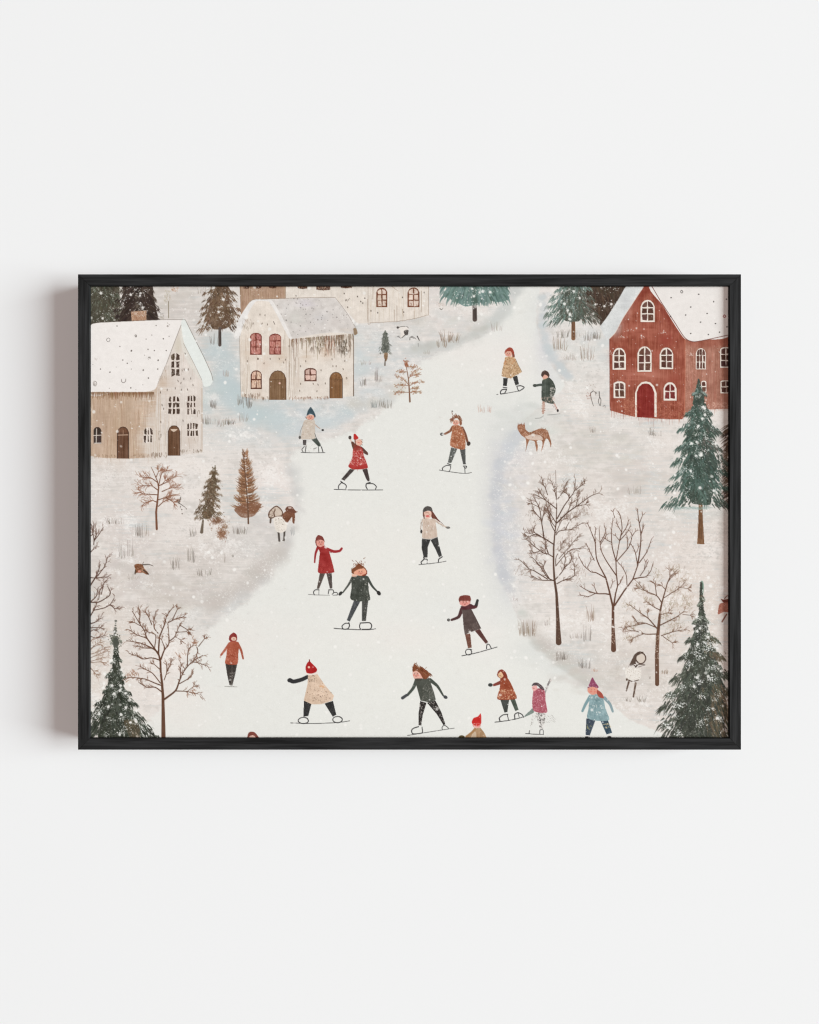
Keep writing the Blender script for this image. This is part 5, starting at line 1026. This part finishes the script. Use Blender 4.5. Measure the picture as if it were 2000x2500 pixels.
for x, y in [(983, 330)]:
    LN(A1, '983,230 983,430', 8, (130, 118, 96), 8, mark=False); scribble(A1, 930, 90, 1010, 230, 60, (172, 158, 130), 5, 18, .5); scribble(A1, 880, 370, 930, 440, 26, (150, 140, 128), 6, 20, .5); scribble(A1, 1010, 50, 1100, 100, 30, (180, 130, 96), 6, 16, .6)
scribble(A3, 1150, 230, 1250, 300, 24, (190, 168, 152), 4, 16, .6); LN(A3, '1195,315 1215,330 1235,312', 7, (90, 78, 70), 4, mark=False)

for i in range(1500):
    x, y = X0 + R() * (X1 - X0), Y0 + R() * (Y1 - Y0)
    c = C[min(H - 1, int((y - Y0) * K)), min(W - 1, int((x - X0) * K))].mean()
    if c > 229 and R() < .55: continue
    r = .9 + 1.4 * R() ** 2 + (1.9 if R() < .16 else 0)
    snow(x, y, r, .45 + .45 * R(), (244, 241, 236))
for i in range(1900):
    x, y = X0 + R() * (X1 - X0), Y0 + R() * (Y1 - Y0)
    snow(x, y, .7 + .3 * R(), .35 + .3 * R(), (242, 239, 234))
for i in range(46):
    x, y = X0 + R() * (X1 - X0), Y0 + R() * (Y1 - Y0)
    if A_ICE[min(H - 1, int((y - Y0) * K)), min(W - 1, int((x - X0) * K))] < .5: flurry(x, y, 9 + 9 * R(), 6 + 6 * R(), 40, .8, .55)
for x, y in [(551, 934), (564, 1063), (588, 1063), (560, 1076), (672, 1120), (510, 1350), (474, 1459), (700, 1278), (572, 1391), (1330, 1128), (1300, 1133), (1287, 1178), (1284, 1606), (820, 1579), (925, 1568), (860, 783), (1121, 776), (1256, 752), (1368, 904), (1365, 1350), (1506, 1110), (1530, 1147), (1509, 1193), (1644, 1300), (1637, 1336), (1600, 1217), (1730, 1410), (540, 1350)]:
    snow(x + rng.normal(), y + rng.normal(), 3.6, .85)
C += N_FINE[..., None] * .7
np.clip(C, 0, 255, out=C)

# ------------------------------------------------------------------ scene helpers
scene = bpy.context.scene
COL = scene.collection

def link(o, parent=None):
    COL.objects.link(o)
    if parent: o.parent = parent
    return o

def material(name):
    m = bpy.data.materials.new(name); m.use_nodes = True
    nt = m.node_tree; return m, nt, nt.nodes['Principled BSDF']

# print: the painted colour with a fine paper tooth
mp, nt, bs = material('matte_art_paper')
at = nt.nodes.new('ShaderNodeAttribute'); at.attribute_name = 'paint'
tc = nt.nodes.new('ShaderNodeTexCoord')
nz = nt.nodes.new('ShaderNodeTexNoise'); nz.inputs['Scale'].default_value = 900; nz.inputs['Detail'].default_value = 3
nt.links.new(tc.outputs['Object'], nz.inputs['Vector'])
mr = nt.nodes.new('ShaderNodeMapRange'); mr.inputs['To Min'].default_value = .99; mr.inputs['To Max'].default_value = 1.01
nt.links.new(nz.outputs['Fac'], mr.inputs['Value'])
vm = nt.nodes.new('ShaderNodeVectorMath'); vm.operation = 'SCALE'
nt.links.new(at.outputs['Color'], vm.inputs[0]); nt.links.new(mr.outputs['Result'], vm.inputs['Scale'])
nt.links.new(vm.outputs['Vector'], bs.inputs['Base Color'])
bs.inputs['Roughness'].default_value = .75; bs.inputs['Specular IOR Level'].default_value = .12

# wall: smooth white emulsion
mw, nt, bs = material('white_wall_paint')
tc = nt.nodes.new('ShaderNodeTexCoord'); nz = nt.nodes.new('ShaderNodeTexNoise'); nz.inputs['Scale'].default_value = 3; nz.inputs['Detail'].default_value = 6
nt.links.new(tc.outputs['Object'], nz.inputs['Vector'])
cr = nt.nodes.new('ShaderNodeValToRGB'); cr.color_ramp.elements[0].color = (.878, .880, .878, 1); cr.color_ramp.elements[1].color = (.892, .893, .892, 1)
nt.links.new(nz.outputs['Fac'], cr.inputs['Fac']); nt.links.new(cr.outputs['Color'], bs.inputs['Base Color'])
n2 = nt.nodes.new('ShaderNodeTexNoise'); n2.inputs['Scale'].default_value = 420; n2.inputs['Detail'].default_value = 4
nt.links.new(tc.outputs['Object'], n2.inputs['Vector'])
bp = nt.nodes.new('ShaderNodeBump'); bp.inputs['Strength'].default_value = .02; bp.inputs['Distance'].default_value = .001
nt.links.new(n2.outputs['Fac'], bp.inputs['Height']); nt.links.new(bp.outputs['Normal'], bs.inputs['Normal'])
bs.inputs['Roughness'].default_value = .9; bs.inputs['Specular IOR Level'].default_value = .05

# frame: black stained wood, grain along each rail's own x axis
mf, nt, bs = material('black_stained_wood')
tc = nt.nodes.new('ShaderNodeTexCoord'); mpn = nt.nodes.new('ShaderNodeMapping'); mpn.inputs['Scale'].default_value = (14, 330, 330)
oi = nt.nodes.new('ShaderNodeObjectInfo'); ad = nt.nodes.new('ShaderNodeVectorMath'); ad.operation = 'ADD'
nt.links.new(tc.outputs['Object'], mpn.inputs['Vector']); nt.links.new(mpn.outputs['Vector'], ad.inputs[0]); 
ml = nt.nodes.new('ShaderNodeMath'); ml.operation = 'MULTIPLY'; ml.inputs[1].default_value = 37
nt.links.new(oi.outputs['Random'], ml.inputs[0]); nt.links.new(ml.outputs[0], ad.inputs[1])
nz = nt.nodes.new('ShaderNodeTexNoise'); nz.inputs['Scale'].default_value = 1; nz.inputs['Detail'].default_value = 5; nz.inputs['Roughness'].default_value = .6
nt.links.new(ad.outputs['Vector'], nz.inputs['Vector'])
cr = nt.nodes.new('ShaderNodeValToRGB'); e = cr.color_ramp.elements
e[0].position = .36; e[0].color = (.011, .011, .011, 1); e[1].position = .68; e[1].color = (.037, .037, .038, 1)
nt.links.new(nz.outputs['Fac'], cr.inputs['Fac']); nt.links.new(cr.outputs['Color'], bs.inputs['Base Color'])
bp = nt.nodes.new('ShaderNodeBump'); bp.inputs['Strength'].default_value = .25; bp.inputs['Distance'].default_value = .0006
nt.links.new(nz.outputs['Fac'], bp.inputs['Height']); nt.links.new(bp.outputs['Normal'], bs.inputs['Normal'])
bs.inputs['Roughness'].default_value = .7; bs.inputs['Specular IOR Level'].default_value = .08

# ------------------------------------------------------------------ wall
bm = bmesh.new()
bmesh.ops.create_grid(bm, x_segments=1, y_segments=1, size=3)
for v in bm.verts: v.co = (v.co.x, 0, v.co.y)
bmesh.ops.recalc_face_normals(bm, faces=bm.faces)
if bm.faces[:][0].normal.y > 0: bmesh.ops.reverse_faces(bm, faces=bm.faces)
me = bpy.data.meshes.new('wall'); bm.to_mesh(me); bm.free(); me.materials.append(mw)
wall = link(bpy.data.objects.new('wall', me)); wall['kind'] = 'structure'
wall['label'] = 'plain smooth white wall behind the framed print'; wall['category'] = 'wall'

# ------------------------------------------------------------------ framed print
root = link(bpy.data.objects.new('framed_print', None))
root['label'] = 'black wooden frame with a winter village skating print, hung on the white wall'
root['category'] = 'framed picture'

FX, FY, RW = 809.5 * PX, 580.5 * PX, 27.5 * PX
def rail(half, off, rot, label):
    """A mitred rail along local x; local z points outward, local y is depth towards the wall."""
    prof = [(-DEPTH, 0), (-DEPTH, -RW)]                           # front face between outer and inner edge
    bm = bmesh.new(); g = .15 * PX
    vs = []
    for y in (-DEPTH, -.0006):
        vs.append([bm.verts.new(c) for c in ((-half + g, y, 0), (half - g, y, 0), (half - RW - g, y, -RW), (-half + RW + g, y, -RW))])
    f, b = vs
    bm.faces.new(f); bm.faces.new(b[::-1])
    for i in range(4): bm.faces.new((f[i], b[i], b[(i + 1) % 4], f[(i + 1) % 4]))
    bmesh.ops.recalc_face_normals(bm, faces=bm.faces)
    ed = [e for e in bm.edges if all(abs(v.co.y + DEPTH) < 1e-6 for v in e.verts)]
    bmesh.ops.bevel(bm, geom=ed, offset=.7 * PX, segments=3, profile=.5, affect='EDGES')
    me = bpy.data.meshes.new('frame_rail'); bm.to_mesh(me); bm.free(); me.materials.append(mf)
    o = link(bpy.data.objects.new('frame_rail', me), root)
    o.rotation_euler = (0, rot, 0); o.location = off
    return o
rail(FX, (0, 0, FY), 0, '')
rail(FX, (0, 0, -FY), math.pi, '')
rail(FY, (FX, 0, 0), math.pi / 2, '')
rail(FY, (-FX, 0, 0), -math.pi / 2, '')

# the sheet: every painted thing is its own patch of the same flat sheet, edge to edge with the ground round it
V = (C[0::2, 0::2] + C[1::2, 0::2] + C[0::2, 1::2] + C[1::2, 1::2]) / 4 / 255
gh, gw = V.shape[:2]
V = np.where(V <= .04045, V / 12.92, ((V + .055) / 1.055) ** 2.4).astype(np.float32)
YP = -(DEPTH - RECESS); S = (CAM + RECESS) / CAM
gx = (X0 + (np.arange(gw) * 2 + 1) / K - 1000) * PX * S
gz = -(Y0 + (np.arange(gh) * 2 + 1) / K - 1250) * PX * S
lim_x, lim_z = FX - RW + 2 * PX, FY - RW + 2 * PX
ix = np.where(np.abs(gx) < lim_x)[0]; iz = np.where(np.abs(gz) < lim_z)[0]
ix0, ix1, iz0, iz1 = ix[0], ix[-1], iz[0], iz[-1]
F = np.zeros((gh, gw), np.int16)
F[:, :] = ID[1::2, 1::2][:gh, :gw]
def despeckle(F, n):
    """Small stray specks go back to what surrounds them."""
    cnt = np.zeros(F.shape, np.int16)
    for dy in (-1, 0, 1):
        for dx in (-1, 0, 1): cnt += np.roll(np.roll(F, dy, 0), dx, 1) == F
    G = F.copy(); G[cnt <= n] = 0
    return G
F = despeckle(F, 2)
for k, (name, label) in enumerate(THINGS, 1):        # close hairline gaps inside the painted houses
    if name != 'painted_house': continue
    for _ in range(3):
        cnt = sum(np.roll(np.roll(F == k, dy, 0), dx, 1).astype(np.int8) for dy in (-1, 0, 1) for dx in (-1, 0, 1))
        F[(F == 0) & (cnt >= 4)] = k
coords = np.zeros((gh, gw, 3), np.float32)
coords[..., 0] = gx[None, :]; coords[..., 1] = YP; coords[..., 2] = gz[:, None]
coords = coords.reshape(-1, 3); Vf = np.concatenate([V.reshape(-1, 3), np.ones((gh * gw, 1), np.float32)], 1)
jj, ii = np.mgrid[iz0:iz1, ix0:ix1]
base = (jj * gw + ii).ravel(); fid = F[iz0:iz1, ix0:ix1].ravel()

def sheet(name, sel, parent):
    b = base[sel]
    quads = np.stack([b, b + gw, b + gw + 1, b + 1], 1)
    used, inv = np.unique(quads, return_inverse=True)
    inv = inv.reshape(-1).astype(np.int32); nq = len(quads)
    me = bpy.data.meshes.new(name)
    me.vertices.add(len(used)); me.vertices.foreach_set('co', coords[used].ravel())
    me.loops.add(nq * 4); me.loops.foreach_set('vertex_index', inv)
    me.polygons.add(nq); me.polygons.foreach_set('loop_start', np.arange(0, nq * 4, 4, dtype=np.int32))
    me.update(calc_edges=True)
    ca = me.color_attributes.new('paint', 'FLOAT_COLOR', 'POINT'); ca.data.foreach_set('color', Vf[used].ravel())
    me.materials.append(mp)
    return link(bpy.data.objects.new(name, me), parent)

art = sheet('print', fid == 0, root)
for k, (name, label) in enumerate(THINGS, 1):
    sel = fid == k
    if sel.sum() < 6: continue
    o = sheet(name, sel, art); o['label'] = label

# ------------------------------------------------------------------ light
EL = math.radians(26.75)
WORLD, FILL = (.138, .119, .113), (.300, .256, .243)
KEY = [1.085 - a - b for a, b in zip(WORLD, FILL)]
def lamp(name, d, az_half, el_half, irr, loc, rot, cosw):
    l = bpy.data.lights.new(name, 'AREA'); l.shape = 'RECTANGLE'
    l.size = 2 * d * math.tan(math.radians(az_half)); l.size_y = 2 * d * math.tan(math.radians(el_half))
    m = max(irr); l.color = [k / m for k in irr]; l.energy = m * math.pi * math.pi * d * d / cosw
    o = link(bpy.data.objects.new(name, l)); o.location = loc; o.rotation_euler = rot
D1_, D2_ = 60.0, 30.0
# broad key lamp far right; added fill lamp behind the camera lifts the shade
lamp('key_light', D1_, 13.75, 15, KEY, (D1_ * math.cos(EL), -D1_ * math.sin(EL), 0), (math.radians(90), 0, math.pi / 2 - EL), math.sin(EL))
lamp('fill_light', D2_, 16, 16, FILL, (0, -D2_, 0), (math.radians(90), 0, 0), 1.0)

w = bpy.data.worlds.new('World'); scene.world = w; w.use_nodes = True
bg = w.node_tree.nodes['Background']; bg.inputs['Color'].default_value = (*[a / WORLD[0] for a in WORLD], 1); bg.inputs['Strength'].default_value = WORLD[0]

# ------------------------------------------------------------------ camera
cam = bpy.data.cameras.new('camera'); co = link(bpy.data.objects.new('camera', cam))
cam.sensor_fit = 'VERTICAL'; cam.sensor_height = 24
cam.lens = 12 / (1250 * PX / CAM); cam.clip_start = .01; cam.clip_end = 100
co.location = (0, -DEPTH - CAM, 0); co.rotation_euler = (math.radians(90), 0, 0)
scene.camera = co

vs = scene.view_settings
scene.display_settings.display_device = 'sRGB'
vs.view_transform = 'Standard'; vs.look = 'None'; vs.exposure = 0; vs.gamma = 1; vs.use_curve_mapping = False
scene.cycles.max_bounces = 5; scene.cycles.filter_width = 1.1; scene.cycles.use_denoising = True
try:
    scene.cycles.denoiser = 'OPENIMAGEDENOISE'; scene.cycles.denoising_input_passes = 'RGB_ALBEDO_NORMAL'; scene.cycles.denoising_prefilter = 'ACCURATE'
except Exception: pass
